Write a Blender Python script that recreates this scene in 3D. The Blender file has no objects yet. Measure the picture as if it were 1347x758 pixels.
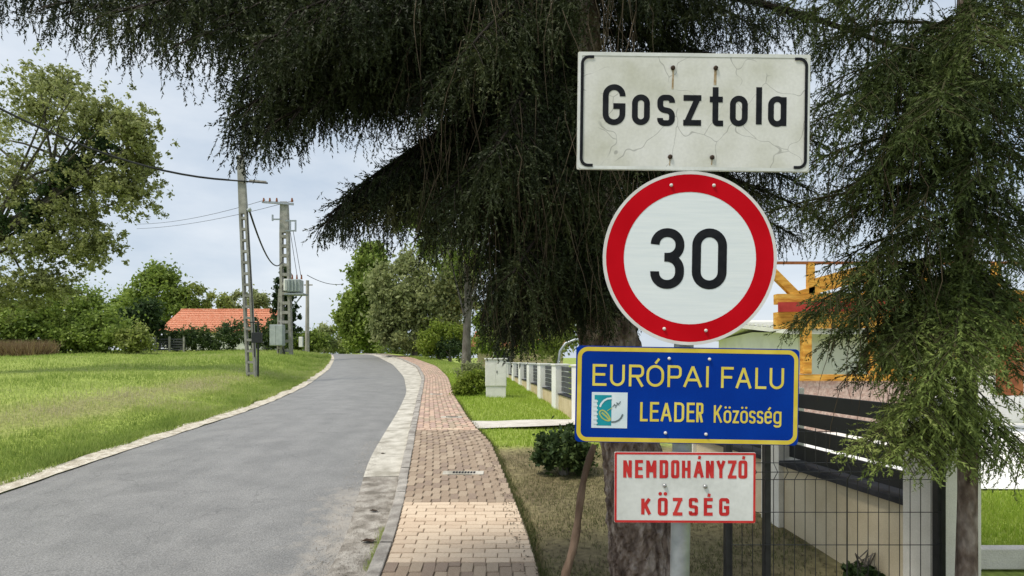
import bpy, math, random
import numpy as np
from mathutils import Vector, Matrix

# ------------------------------------------------------------------ camera, world, sun, exposure
S = bpy.context.scene
COL = S.collection
FPX, HOR, CAMZ = 750.0, 470.0, 1.65          # focal length and horizon in photo pixels, eye height
cam_d = bpy.data.cameras.new("camera")
cam = bpy.data.objects.new("camera", cam_d); COL.objects.link(cam)
cam.location = (0, 0, CAMZ); cam.rotation_euler = (math.pi / 2, 0, 0)
cam_d.sensor_width = 36.0; cam_d.lens = 36.0 * FPX / 1347.0
cam_d.shift_y = (HOR - 379.0) / 1347.0
cam_d.clip_start = 0.05; cam_d.clip_end = 3000
S.camera = cam

SUN_EL, SUN_AZ = math.radians(61), math.radians(240)     # azimuth clockwise from +Y: behind and left of the camera
W = bpy.data.worlds.new("World"); S.world = W; W.use_nodes = True
wn, wl = W.node_tree.nodes, W.node_tree.links
wn.clear()
wo = wn.new("ShaderNodeOutputWorld"); wb = wn.new("ShaderNodeBackground")
sky = wn.new("ShaderNodeTexSky"); sky.sky_type = 'NISHITA'; sky.sun_disc = False
sky.sun_elevation = SUN_EL; sky.sun_rotation = SUN_AZ; sky.dust_density = 2.0; sky.ozone_density = 1.0
tc = wn.new("ShaderNodeTexCoord")
mp = wn.new("ShaderNodeMapping"); mp.inputs['Scale'].default_value = (1.0, 1.0, 2.6)
nz = wn.new("ShaderNodeTexNoise"); nz.inputs['Scale'].default_value = 2.3; nz.inputs['Detail'].default_value = 6; nz.inputs['Roughness'].default_value = .55
cr = wn.new("ShaderNodeValToRGB")
cr.color_ramp.elements[0].position = .3; cr.color_ramp.elements[0].color = (3.45, 4.2, 5.1, 1)
cr.color_ramp.elements[1].position = .66; cr.color_ramp.elements[1].color = (6.3, 6.6, 6.9, 1)
mx = wn.new("ShaderNodeMix"); mx.data_type = 'RGBA'; mx.inputs[0].default_value = .86
wl.new(tc.outputs['Generated'], mp.inputs['Vector']); wl.new(mp.outputs[0], nz.inputs['Vector'])
wl.new(nz.outputs['Fac'], cr.inputs[0]); wl.new(sky.outputs[0], mx.inputs[6]); wl.new(cr.outputs[0], mx.inputs[7])
wl.new(mx.outputs[2], wb.inputs[0]); wb.inputs[1].default_value = .125
wl.new(wb.outputs[0], wo.inputs[0])

sun_d = bpy.data.lights.new("sun", 'SUN'); sun_d.energy = 2.9; sun_d.angle = math.radians(10); sun_d.color = (1, .93, .82)
sun = bpy.data.objects.new("sun", sun_d); COL.objects.link(sun)
sd = Vector((math.sin(SUN_AZ) * math.cos(SUN_EL), math.cos(SUN_AZ) * math.cos(SUN_EL), math.sin(SUN_EL)))
sun.rotation_euler = sd.to_track_quat('Z', 'Y').to_euler(); sun.location = sd * 60
S.view_settings.view_transform = 'Standard'; S.view_settings.look = 'None'
S.view_settings.exposure = 0.25; S.view_settings.gamma = 1.0

rng = np.random.default_rng(7); random.seed(7)

# ------------------------------------------------------------------ helpers
def P(px, py, Y):                      # a point of the place from where it shows and how far it stands
    return np.array([(px - 673.5) * Y / FPX, Y, CAMZ - (py - HOR) * Y / FPX])

def srgb(r, g, b):
    f = lambda c: (c / 255 / 12.92) if c / 255 <= .04045 else ((c / 255 + .055) / 1.055) ** 2.4
    return (f(r), f(g), f(b))

def material(name, cols, scale=6.0, rough=.8, bump=0.0, bscale=60.0, detail=5, pos=(.35, .65), attr=None, trans=0.0, metal=0.0, spec=.2, stretch=None, fine=0.0):
    """Principled surface: colour varied by noise between cols; optional relief, leaf translucency, per-piece tint attribute."""
    m = bpy.data.materials.new(name); m.use_nodes = True
    n, l = m.node_tree.nodes, m.node_tree.links
    b = n['Principled BSDF']; out = n['Material Output']
    b.inputs['Roughness'].default_value = rough; b.inputs['Metallic'].default_value = metal
    b.inputs['Specular IOR Level'].default_value = spec
    t = n.new('ShaderNodeTexCoord'); src = t.outputs['Object']
    if stretch:
        q = n.new('ShaderNodeMapping'); q.inputs['Scale'].default_value = stretch
        l.new(src, q.inputs['Vector']); src = q.outputs[0]
    r = n.new('ShaderNodeValToRGB')
    while len(r.color_ramp.elements) < len(cols): r.color_ramp.elements.new(.5)
    for i, c in enumerate(cols):
        e = r.color_ramp.elements[i]
        e.position = pos[0] + (pos[1] - pos[0]) * i / max(1, len(cols) - 1); e.color = (*c, 1)
    z = n.new('ShaderNodeTexNoise'); z.inputs['Scale'].default_value = scale; z.inputs['Detail'].default_value = detail
    l.new(src, z.inputs['Vector'])
    fac = z.outputs['Fac']
    if attr:
        a = n.new('ShaderNodeAttribute'); a.attribute_name = attr
        k = n.new('ShaderNodeMath'); k.operation = 'MULTIPLY_ADD'; k.inputs[1].default_value = .35
        l.new(fac, k.inputs[0])
        s2 = n.new('ShaderNodeMath'); s2.operation = 'SUBTRACT'; s2.inputs[1].default_value = .175
        l.new(a.outputs['Fac'], s2.inputs[0]); l.new(s2.outputs[0], k.inputs[2]); fac = k.outputs[0]
    l.new(fac, r.inputs[0]); colour = r.outputs[0]
    if fine:
        z3 = n.new('ShaderNodeTexNoise'); z3.inputs['Scale'].default_value = bscale; z3.inputs['Detail'].default_value = 3
        l.new(src, z3.inputs['Vector'])
        mr = n.new('ShaderNodeMapRange'); mr.inputs[1].default_value = .3; mr.inputs[2].default_value = .7
        mr.inputs[3].default_value = 1 - fine; mr.inputs[4].default_value = 1 + fine
        l.new(z3.outputs['Fac'], mr.inputs[0])
        mm = n.new('ShaderNodeMix'); mm.data_type = 'RGBA'; mm.blend_type = 'MULTIPLY'; mm.inputs[0].default_value = 1
        l.new(colour, mm.inputs[6]); l.new(mr.outputs[0], mm.inputs[7]); colour = mm.outputs[2]
    l.new(colour, b.inputs['Base Color'])
    if bump:
        z2 = n.new('ShaderNodeTexNoise'); z2.inputs['Scale'].default_value = bscale; z2.inputs['Detail'].default_value = 6
        l.new(src, z2.inputs['Vector'])
        bp = n.new('ShaderNodeBump'); bp.inputs['Strength'].default_value = bump; bp.inputs['Distance'].default_value = .02
        l.new(z2.outputs['Fac'], bp.inputs['Height']); l.new(bp.outputs[0], b.inputs['Normal'])
    if trans:
        tr = n.new('ShaderNodeBsdfTranslucent'); l.new(colour, tr.inputs[0])
        ms = n.new('ShaderNodeMixShader'); ms.inputs[0].default_value = trans
        l.new(b.outputs[0], ms.inputs[1]); l.new(tr.outputs[0], ms.inputs[2]); l.new(ms.outputs[0], out.inputs[0])
    m['nodes'] = 1
    return m

def mesh_np(name, V, F, mat, tint=None, smooth=False):
    V = np.asarray(V, np.float32); F = np.asarray(F, np.int32)
    me = bpy.data.meshes.new(name); nv, nf, k = len(V), len(F), F.shape[1]
    me.vertices.add(nv); me.vertices.foreach_set('co', V.ravel())
    me.loops.add(nf * k); me.loops.foreach_set('vertex_index', F.ravel())
    me.polygons.add(nf); me.polygons.foreach_set('loop_start', np.arange(0, nf * k, k, dtype=np.int32))
    me.update(calc_edges=True)
    if smooth: me.polygons.foreach_set('use_smooth', np.ones(nf, bool))
    if tint is not None:
        a = me.attributes.new('tint', 'FLOAT', 'POINT'); a.data.foreach_set('value', np.asarray(tint, np.float32))
    me.materials.append(mat); me.validate()
    return me

ORG = {}
def thing(name, label, cat, loc, group=None, kind=None):
    o = bpy.data.objects.new(name, None); COL.objects.link(o); o.location = loc; o.empty_display_size = .1
    ORG[o.name] = np.array(loc, float)
    if label: o['label'] = label
    if cat: o['category'] = cat
    if group: o['group'] = group
    if kind: o['kind'] = kind
    return o

def link(name, me, parent=None, loc=None):
    o = bpy.data.objects.new(name, me); COL.objects.link(o)
    if parent: o.parent = parent
    if loc is not None: o.location = loc
    return o

class MB:
    """collects shapes (world coordinates) for ONE mesh object"""
    def __init__(s): s.v, s.f, s.sm = [], [], []
    def add(s, vs, fs, sm=False):
        o = len(s.v); s.v += [tuple(map(float, p)) for p in vs]
        s.f += [tuple(i + o for i in f) for f in fs]; s.sm += [sm] * len(fs)
        return s
    def box(s, c, size, rot=None):
        x, y, z = [d / 2 for d in size]
        vs = [Vector(p) for p in ((-x, -y, -z), (x, -y, -z), (x, y, -z), (-x, y, -z), (-x, -y, z), (x, -y, z), (x, y, z), (-x, y, z))]
        if rot is not None: vs = [rot @ p for p in vs]
        return s.add([p + Vector(c) for p in vs], [(0, 3, 2, 1), (4, 5, 6, 7), (0, 1, 5, 4), (1, 2, 6, 5), (2, 3, 7, 6), (3, 0, 4, 7)])
    def beam(s, a, b, w, h, up=(0, 0, 1)):
        a, b = Vector(a), Vector(b); d = (b - a); L = d.length; d.normalize()
        r = d.cross(Vector(up)).normalized(); u = r.cross(d)
        M = Matrix((r, d, u)).transposed()
        return s.box((a + b) / 2, (w, L, h), M)
    def tube(s, pts, rad, n=8, cap=True):
        pts = [Vector(p) for p in pts]
        if not hasattr(rad, '__len__'): rad = [rad] * len(pts)
        vs, fs = [], []
        ref = None
        for i, p in enumerate(pts):
            d = (pts[min(i + 1, len(pts) - 1)] - pts[max(i - 1, 0)]).normalized()
            if ref is None:
                ref = Vector((1, 0, 0)) if abs(d.x) < .8 else Vector((0, 1, 0))
            a = (ref - d * ref.dot(d)).normalized(); ref = a; b = d.cross(a)
            for k in range(n):
                t = 2 * math.pi * k / n
                vs.append(p + (a * math.cos(t) + b * math.sin(t)) * rad[i])
        for i in range(len(pts) - 1):
            for k in range(n):
                fs.append((i * n + k, i * n + (k + 1) % n, (i + 1) * n + (k + 1) % n, (i + 1) * n + k))
        s.add(vs, fs, True)
        if cap:
            s.add(vs[:n], [tuple(range(n))[::-1]]); s.add(vs[-n:], [tuple(range(n))])
        return s
    def prism(s, poly, a, b, axis):         # polygon poly [(u,v)] swept along axis from a to b
        m = {'x': lambda u, v, w: (w, u, v), 'y': lambda u, v, w: (u, w, v), 'z': lambda u, v, w: (u, v, w)}[axis]
        n = len(poly); vs = [m(u, v, a) for u, v in poly] + [m(u, v, b) for u, v in poly]
        return s.add(vs, [tuple(range(n))[::-1], tuple(range(n, 2 * n))] + [(i, (i + 1) % n, n + (i + 1) % n, n + i) for i in range(n)])
    def mesh(s, name, mat, org=(0, 0, 0), M=None):
        me = bpy.data.meshes.new(name); o = Vector([float(x) for x in org])
        vs = [Vector(p) - o for p in s.v]
        if M is not None: vs = [M @ p for p in vs]
        me.from_pydata([tuple(p) for p in vs], [], s.f)
        me.polygons.foreach_set('use_smooth', s.sm); me.update()
        me.materials.append(mat); return me
    def part(s, name, mat, parent, bevel=0):
        o = link(name, s.mesh(name, mat, ORG.get(parent.name, (0, 0, 0))), parent)
        ORG[o.name] = ORG.get(parent.name, np.zeros(3))
        if bevel: bev(o, bevel)
        return o
    def solo(s, name, mat, label, cat, loc, group=None, kind=None, bevel=0):
        o = link(name, s.mesh(name, mat, loc), None, loc); ORG[o.name] = np.array(loc, float)
        if label: o['label'] = label
        if cat: o['category'] = cat
        if group: o['group'] = group
        if kind: o['kind'] = kind
        if bevel: bev(o, bevel)
        return o

def bev(o, w, seg=2):
    m = o.modifiers.new('bevel', 'BEVEL'); m.width = w; m.segments = seg; m.limit_method = 'ANGLE'

def smoothstep(a, b, x):
    t = np.clip((np.asarray(x, float) - a) / (b - a), 0, 1); return t * t * (3 - 2 * t)

# ------------------------------------------------------------------ materials
M = {}
M['asphalt'] = material('asphalt', [(.185, .183, .177), (.21, .207, .2), (.235, .231, .223)], 2.2, .5, .6, 70, attr=None, spec=.55, fine=.34, detail=9)
M['gravel'] = material('pale_gravel', [(.4, .36, .28), (.55, .5, .41), (.65, .61, .52)], 9, .95, .9, 60, fine=.25)
M['gutter'] = material('gutter_concrete', [(.33, .31, .26), (.48, .455, .395), (.58, .555, .49)], 4, .9, .5, 90, fine=.18)
M['dirt'] = material('gritty_dirt', [(.22, .2, .17), (.36, .33, .29), (.5, .47, .42)], 7, .95, .9, 120, fine=.3)
M['kerb'] = material('kerb_concrete', [(.22, .2, .18), (.33, .31, .28), (.44, .41, .37)], 5, .9, .5, 70, fine=.15)
M['bed'] = material('joint_sand', [(.17, .14, .105), (.26, .215, .16)], 12, .95, .3, 80)
for k, c in {'cream': [(.62, .49, .36), (.72, .59, .45)], 'cream2': [(.56, .43, .31), (.66, .53, .40)], 'brown': [(.30, .225, .165), (.38, .30, .225)], 'brown2': [(.255, .19, .145), (.33, .26, .205)],
             'brown3': [(.36, .28, .205), (.44, .355, .27)], 'pink': [(.5, .345, .255), (.58, .43, .335)], 'pink2': [(.40, .275, .22), (.48, .35, .29)]}.items():
    M[k] = material('paver_' + k, c, 9, .85, .35, 120, fine=.16)
M['concrete'] = material('path_concrete', [(.5, .47, .42), (.62, .59, .54)], 5, .9, .3, 80, fine=.1)
M['needle'] = material('spruce_needles', [(.010, .014, .006), (.026, .037, .013), (.052, .066, .022), (.11, .112, .045)], 3, .6, attr='tint', pos=(.05, .95), trans=.18, spec=.2)
M['needle_mid'] = material('mid_spruce_needles', [(.02, .03, .010), (.048, .07, .02), (.085, .115, .032), (.14, .17, .055)], 3, .6, attr='tint', pos=(.05, .95), trans=.2, spec=.15)
M['needle_fresh'] = material('fresh_spruce_needles', [(.065, .095, .028), (.13, .18, .045), (.21, .27, .07), (.3, .35, .11)], 3, .6, attr='tint', pos=(.05, .95), trans=.2, spec=.2)
M['bough'] = material('bough_wood', [(.012, .010, .007), (.028, .021, .015)], 10, .9)
M['bough_green'] = material('young_bough_wood', [(.035, .038, .016), (.07, .065, .03)], 10, .9)
M['twig'] = material('dead_twigs', [(.06, .045, .028), (.13, .10, .065)], 10, .9)
M['bark'] = material('spruce_bark', [(.07, .05, .04), (.175, .135, .11), (.31, .265, .23)], 16, .95, 1.0, 28, stretch=(1, 1, .45), fine=.3)
M['bark_brown'] = material('brown_stick_bark', [(.1, .065, .045), (.2, .14, .1)], 14, .9, .6, 40, stretch=(1, 1, .3))
M['bark_dark'] = material('dark_bark', [(.05, .045, .035), (.1, .09, .07)], 6, .95, .8, 20, stretch=(1, 1, .4))
M['bark_grey'] = material('grey_bark', [(.09, .08, .065), (.2, .185, .16)], 6, .95, .8, 20, stretch=(1, 1, .4))
def leafmat(n, cols, tr=.38): M[n] = material(n, cols, 2, .6, attr='tint', pos=(.05, .95), trans=tr, spec=.25)
leafmat('leaf_mid', [(.11, .165, .03), (.21, .29, .055), (.33, .41, .095)])
leafmat('leaf_light', [(.11, .15, .03), (.24, .29, .07), (.4, .43, .14)])
leafmat('leaf_pale', [(.14, .165, .055), (.29, .32, .115), (.46, .48, .22)])
leafmat('leaf_dark', [(.02, .04, .014), (.042, .075, .024), (.075, .12, .036)])
leafmat('leaf_grey', [(.15, .185, .07), (.28, .32, .13), (.42, .45, .21)])
leafmat('leaf_lime', [(.1, .15, .02), (.2, .27, .035), (.3, .36, .06)])
leafmat('leaf_hedge', [(.03, .06, .022), (.065, .105, .034), (.12, .17, .05)])
leafmat('grass', [(.2, .28, .06), (.34, .44, .105), (.48, .54, .18), (.56, .52, .32)], .55)
leafmat('grass_shade', [(.06, .085, .022), (.095, .125, .034), (.13, .135, .05), (.2, .17, .095)], .2)  # patchy brownish grass, its colours darkened to carry the spruce's shade
leafmat('grass_lime', [(.16, .25, .03), (.28, .41, .045), (.37, .48, .07), (.42, .5, .12)], .3)
leafmat('reed', [(.16, .10, .05), (.27, .19, .10), (.36, .28, .16)], .2)
M['galv'] = material('galvanised_steel', [(.27, .30, .32), (.38, .41, .43)], 14, .45, .1, 50, metal=.55, spec=.5)
M['bolt'] = material('bolt_steel', [(.3, .3, .3), (.5, .5, .5)], 30, .4, metal=.8)
M['bolt_rust'] = material('rusty_bolt', [(.03, .022, .018), (.07, .045, .03)], 60, .8)
M['rust_run'] = material('rust_stain', [(.32, .22, .11), (.5, .42, .3)], 60, .9)
M['signback'] = material('sign_back', [(.3, .31, .32), (.4, .41, .42)], 8, .5, metal=.4)
M['black'] = material('black_sign_film', [(.008, .009, .012), (.016, .017, .02)], 30, .5, spec=.1)
M['red'] = material('red_sign_film', [(.48, .002, .008), (.56, .004, .012)], 5, .4, spec=.05)
M['rim'] = material('sign_rim', [(.62, .6, .58), (.72, .71, .7)], 14, .5)
M['blue'] = material('blue_sign_film', [(.0015, .03, .27), (.002, .042, .34)], 4, .45, spec=.05, fine=.06, bscale=160)
M['yellow'] = material('yellow_sign_film', [(.62, .47, .035), (.74, .6, .09)], 12, .5)
M['paleyellow'] = material('pale_yellow_sign_film', [(.68, .55, .06), (.78, .66, .13)], 12, .5)
M['redpaint'] = material('red_sign_paint', [(.5, .02, .022), (.62, .05, .045)], 18, .5)
M['whitepaint'] = material('white_sign_paint', [(.6, .62, .59), (.72, .74, .72)], 7, .5, fine=.05)
M['teal'] = material('teal_print', [(.01, .27, .33), (.015, .33, .4)], 12, .4)
M['logo_white'] = material('logo_white', [(.6, .72, .78), (.75, .82, .86)], 9, .4)
M['logo_grey'] = material('logo_grey', [(.12, .16, .17), (.2, .24, .25)], 9, .5)
M['logo_green'] = material('logo_green', [(.3, .42, .10), (.5, .52, .16)], 20, .5)
M['darkmetal'] = material('anthracite_metal', [(.012, .014, .016), (.022, .024, .027)], 20, .45, spec=.4)
M['slat_black'] = material('black_slats', [(.010, .012, .014), (.018, .02, .023)], 3, .4, spec=.4)
M['coping'] = material('dark_coping', [(.022, .023, .026), (.04, .041, .045)], 9, .7)
M['render'] = material('sand_render', [(.54, .46, .31), (.64, .56, .4)], 3, .95, .35, 120, fine=.08)
M['pillar'] = material('grey_pillar', [(.66, .64, .57), (.76, .74, .67)], 5, .9, .2, 100, fine=.06)
M['white'] = material('white_render', [(.74, .74, .71), (.82, .82, .79)], 3, .9, .2, 60)
M['beige'] = material('beige_plinth', [(.5, .4, .24), (.62, .52, .34)], 3, .95, .2, 90, fine=.08)
M['slat_grey'] = material('grey_louvre', [(.05, .055, .06), (.09, .095, .10)], 6, .6)
M['cabinet'] = material('cabinet_plastic', [(.66, .66, .61), (.74, .74, .69)], 6, .55, fine=.05)
M['tile'] = material('clay_roof_tiles', [(.48, .16, .085), (.62, .25, .15), (.68, .36, .24)], 6, .85, .5, 18, fine=.2, stretch=(1.6, 1, 1))
M['brickpink'] = material('pale_brick', [(.42, .28, .23), (.58, .45, .38)], 16, .9, .6, 40, fine=.2)
M['pine'] = material('orange_timber', [(.46, .2, .03), (.62, .31, .05), (.72, .42, .09)], 7, .7, .3, 30, stretch=(.4, 1, 3), fine=.15)
M['redtrim'] = material('red_fascia', [(.34, .03, .025), (.44, .05, .04)], 7, .6)
M['browntimber'] = material('brown_timber', [(.19, .06, .025), (.3, .11, .04)], 7, .6)
M['lattice'] = material('old_concrete', [(.24, .235, .21), (.38, .37, .34)], 4, .95, .3, 40, fine=.12)
M['greybox'] = material('grey_steel_box', [(.33, .37, .37), (.42, .46, .46)], 3, .5)
M['wire'] = material('cable', [(.03, .03, .032), (.05, .05, .052)], 5, .7)
M['glass'] = material('dark_window', [(.02, .024, .03), (.04, .045, .05)], 2, .15, spec=.6)
M['wood_old'] = material('old_wood', [(.3, .28, .24), (.45, .43, .38)], 6, .9, stretch=(1, 1, .2))
M['leaflitter'] = material('dry_leaf', [(.03, .02, .014), (.07, .045, .03)], 20, .9)

# weathered white sheet of the place-name sign: fine crazing, dirt and yellowing
m = material('weathered_white_sign', [(.54, .54, .46), (.65, .65, .60), (.72, .72, .69)], 5, .5, fine=.05, bscale=90)
n, l = m.node_tree.nodes, m.node_tree.links
vo = n.new('ShaderNodeTexVoronoi'); vo.feature = 'DISTANCE_TO_EDGE'; vo.inputs['Scale'].default_value = 5.5
t = n.new('ShaderNodeTexCoord'); wz = n.new('ShaderNodeTexNoise'); wz.inputs['Scale'].default_value = 7
va = n.new('ShaderNodeVectorMath'); va.operation = 'SCALE'; va.inputs['Scale'].default_value = .16
vb = n.new('ShaderNodeVectorMath'); vb.operation = 'ADD'
l.new(t.outputs['Object'], wz.inputs['Vector']); l.new(wz.outputs['Color'], va.inputs[0]); l.new(t.outputs['Object'], vb.inputs[0]); l.new(va.outputs[0], vb.inputs[1])
l.new(vb.outputs[0], vo.inputs['Vector'])
r1 = n.new('ShaderNodeMapRange'); r1.inputs[1].default_value = .003; r1.inputs[2].default_value = .010; r1.inputs[3].default_value = .62; r1.inputs[4].default_value = 1
l.new(vo.outputs['Distance'], r1.inputs[0])
z9 = n.new('ShaderNodeTexNoise'); z9.inputs['Scale'].default_value = 4.5; l.new(t.outputs['Object'], z9.inputs['Vector'])
r2 = n.new('ShaderNodeMapRange'); r2.inputs[1].default_value = .44; r2.inputs[2].default_value = .56; r2.inputs[3].default_value = 1; r2.inputs[4].default_value = 0
l.new(z9.outputs['Fac'], r2.inputs[0])
m1 = n.new('ShaderNodeMath'); m1.operation = 'MAXIMUM'; l.new(r1.outputs[0], m1.inputs[0]); l.new(r2.outputs[0], m1.inputs[1])
m2 = n.new('ShaderNodeMix'); m2.data_type = 'RGBA'; m2.blend_type = 'MULTIPLY'; m2.inputs[0].default_value = 1
bs = n['Principled BSDF']; prev = bs.inputs['Base Color'].links[0].from_socket
l.new(prev, m2.inputs[6]); l.new(m1.outputs[0], m2.inputs[7]); l.new(m2.outputs[2], bs.inputs['Base Color'])
M['oldsign'] = m
# retroreflective white of the speed sign: faint horizontal creases
M['retro'] = material('retroreflective_white', [(.72, .78, .81), (.78, .83, .85)], 9, .45, .03, 20, stretch=(.5, 1, 9))

def vnoise(x, y, s, seed=0):
    r = np.random.default_rng(seed); out = 0
    for k in range(5):
        a = r.uniform(0, 2 * np.pi); f = s * r.uniform(.6, 1.8)
        out = out + np.sin((x * np.cos(a) + y * np.sin(a)) * f + r.uniform(0, 6))
    return out / 5
# ------------------------------------------------------------------ lie of the land
_P = [(-40, -1.0), (0, -.15), (4.6, 0.0), (6.25, .09), (8, .24), (10, .38), (14, .58), (18, .72), (23, .92), (30, 1.2), (37, 1.42), (45, 1.72), (55, 2.0), (62, 2.08), (75, 1.9), (120, .5), (700, .5)]
_y = np.linspace(-40, 160, 4001); _z = np.interp(_y, *zip(*_P))
_z = np.convolve(np.pad(_z, 20, mode='edge'), np.ones(41) / 41, mode='valid')
def base(Y): return np.interp(Y, _y, _z)
def curve(tab):
    Ys = np.linspace(-40, 160, 2001); X = np.interp(Ys, [a[1] for a in tab], [a[0] for a in tab])
    X = np.convolve(np.pad(X, 15, mode='edge'), np.ones(31) / 31, mode='valid')
    return lambda Y: np.interp(Y, Ys, X)
tail = lambda d: [(-18.2 + d, 62), (-27 + d, 72), (-44 + d, 86), (-90 + d, 120)]
asphL = curve([(-6.2, -40), (-6.1, 5), (-6.02, 7.5), (-5.93, 10.75), (-6.04, 13.84), (-6.97, 19.3), (-9.15, 28.5), (-12.92, 41.4), (-16.9, 53.75)] + tail(-4.2))
asphR = curve([(-1.3, -40), (-1.42, 4.5), (-1.62, 5.97), (-1.96, 7.31), (-2.57, 13.0), (-3.14, 17.1), (-4.42, 23.4), (-7.22, 34.4), (-13.15, 53.75)] + tail(0))
kerbO = curve([(-.85, -40), (-1.08, 4.31), (-1.16, 5.02), (-1.28, 6.05), (-1.48, 7.62), (-2.13, 12.35), (-3.49, 22.1), (-4.98, 29.77), (-8.0, 41), (-13.2, 55)] + tail(.6))
swL = lambda Y: kerbO(Y) + .13
_w = lambda Y: np.interp(Y, [0, 9, 10.3, 11.5, 15, 30, 60], [1.2, 1.2, 1.06, .98, .86, .9, .95])
swR = lambda Y: swL(Y) + _w(Y)

def gz(X, Y):
    X = np.asarray(X, float); Y = np.asarray(Y, float); b = base(Y)
    dl = asphL(Y) - X; dr = X - swR(Y)
    left = b - .09 + .42 * smoothstep(.25, 3.6, dl) + .05 * np.sin(X * .7 + Y * .23) * smoothstep(3, 8, dl)
    gar = np.minimum(b, .46 + (Y - 12) * .010)
    k = smoothstep(.6, 5.0, dr)
    right = (b - .02) * (1 - k) + gar * k
    right = right + .015 * np.sin(X * 3.1) * np.cos(Y * 2.3) * smoothstep(.1, .5, dr)
    return np.where(dl > 0, left, np.where(dr > 0, right, b - .25))

Ys = np.concatenate([np.arange(-40, 2, 2.0), np.arange(2, 16, .2), np.arange(16, 40, .5), np.arange(40, 80, 1.0), np.arange(80, 160, 5.0), [180, 230, 300, 420, 600, 900]])
offs = np.array([0.02, .15, .3, .5, .75, 1, 1.3, 1.7, 2.2, 2.8, 3.6, 4.5, 6, 8, 11, 15, 20, 27, 36, 50, 80, 150, 350, 800])
offr = np.concatenate([[0.0, .1, .2, .35], np.arange(.5, 6, .25), [6.5, 7.5, 9, 12, 16, 22, 30, 45, 80, 150, 350, 800]])
rows = []
for Y in Ys:
    xl, xr = float(asphL(Y)), float(swR(Y))
    xs = np.concatenate([xl - offs[::-1], [xl + .08, xr - .08], xr + offr])
    zs = gz(xs, np.full(len(xs), Y)); zs[len(offs)] = zs[len(offs) + 1] = base(Y) - .25
    rows.append(np.stack([xs, np.full(len(xs), Y), zs], 1))
nc = len(rows[0]); V = np.concatenate(rows)
I = np.arange(len(Ys) - 1)[:, None] * nc + np.arange(nc - 1)[None]; I = I.ravel()
F = np.stack([I, I + 1, I + nc + 1, I + nc], 1)
soil_shade = smoothstep(-.1, .03, V[:, 0] - swR(V[:, 1])) * (1 - smoothstep(8.2, 9.2, V[:, 1])) * (1 - smoothstep(3.0, 3.6, V[:, 0]))  # bare brown earth right of the footway, with the spruce's shade painted in
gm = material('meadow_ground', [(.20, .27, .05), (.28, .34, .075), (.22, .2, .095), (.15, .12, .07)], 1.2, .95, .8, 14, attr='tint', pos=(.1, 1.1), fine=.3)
ground = link('ground', mesh_np('ground', V, F, gm, tint=np.clip(.33 + .1 * vnoise(V[:, 0], V[:, 1], .9, 21) + .6 * soil_shade + .35 * np.exp(-((asphL(V[:, 1]) - V[:, 0] - 2.6) / 1.0) ** 2) * (1 - smoothstep(17, 24, V[:, 1])), 0, 1), smooth=True)); ground['kind'] = 'structure'

def sheet(name, xa, xb, ys, zf, mat, cols=8, kind='structure', parent=None, tintf=None):
    rows = []
    for Y in ys:
        u = np.linspace(0, 1, cols); a, b = float(xa(Y)), float(xb(Y)); xs = a + (b - a) * u
        rows.append(np.stack([xs, np.full(cols, Y), np.array([zf(x, Y, t) for x, t in zip(xs, u)])], 1))
    V = np.concatenate(rows); I = (np.arange(len(ys) - 1)[:, None] * cols + np.arange(cols - 1)[None]).ravel()
    o = link(name, mesh_np(name, V, np.stack([I, I + 1, I + cols + 1, I + cols], 1), mat, smooth=True, tint=None if tintf is None else np.array([tintf(*p) for p in V])), parent)
    if kind and parent is None: o['kind'] = kind
    return o

yr = np.concatenate([np.arange(-38, 3, 1.0), np.arange(3, 16, .25), np.arange(16, 60, .5), np.arange(60, 120, 2.0)])
# asphalt: dust drifts over its right rim near the footway
am = M['asphalt']; n, l = am.node_tree.nodes, am.node_tree.links
bs = n['Principled BSDF']; prev = bs.inputs['Base Color'].links[0].from_socket
at = n.new('ShaderNodeAttribute'); at.attribute_name = 'tint'
tx = n.new('ShaderNodeTexCoord'); zz = n.new('ShaderNodeTexNoise'); zz.inputs['Scale'].default_value = 5; zz.inputs['Detail'].default_value = 8; zz.inputs['Roughness'].default_value = .7
l.new(tx.outputs['Object'], zz.inputs['Vector'])
ad = n.new('ShaderNodeMath'); ad.operation = 'MULTIPLY_ADD'; ad.inputs[1].default_value = 2.4; ad.inputs[2].default_value = -1.2
l.new(zz.outputs['Fac'], ad.inputs[0]); sm = n.new('ShaderNodeMath'); sm.operation = 'ADD'; l.new(ad.outputs[0], sm.inputs[0]); l.new(at.outputs['Fac'], sm.inputs[1])
mr = n.new('ShaderNodeMapRange'); mr.inputs[1].default_value = .3; mr.inputs[2].default_value = .95; l.new(sm.outputs[0], mr.inputs[0])
mm = n.new('ShaderNodeMix'); mm.data_type = 'RGBA'; l.new(mr.outputs[0], mm.inputs[0]); l.new(prev, mm.inputs[6]); mm.inputs[7].default_value = (.36, .33, .29, 1)
l.new(mm.outputs[2], bs.inputs['Base Color'])
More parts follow.
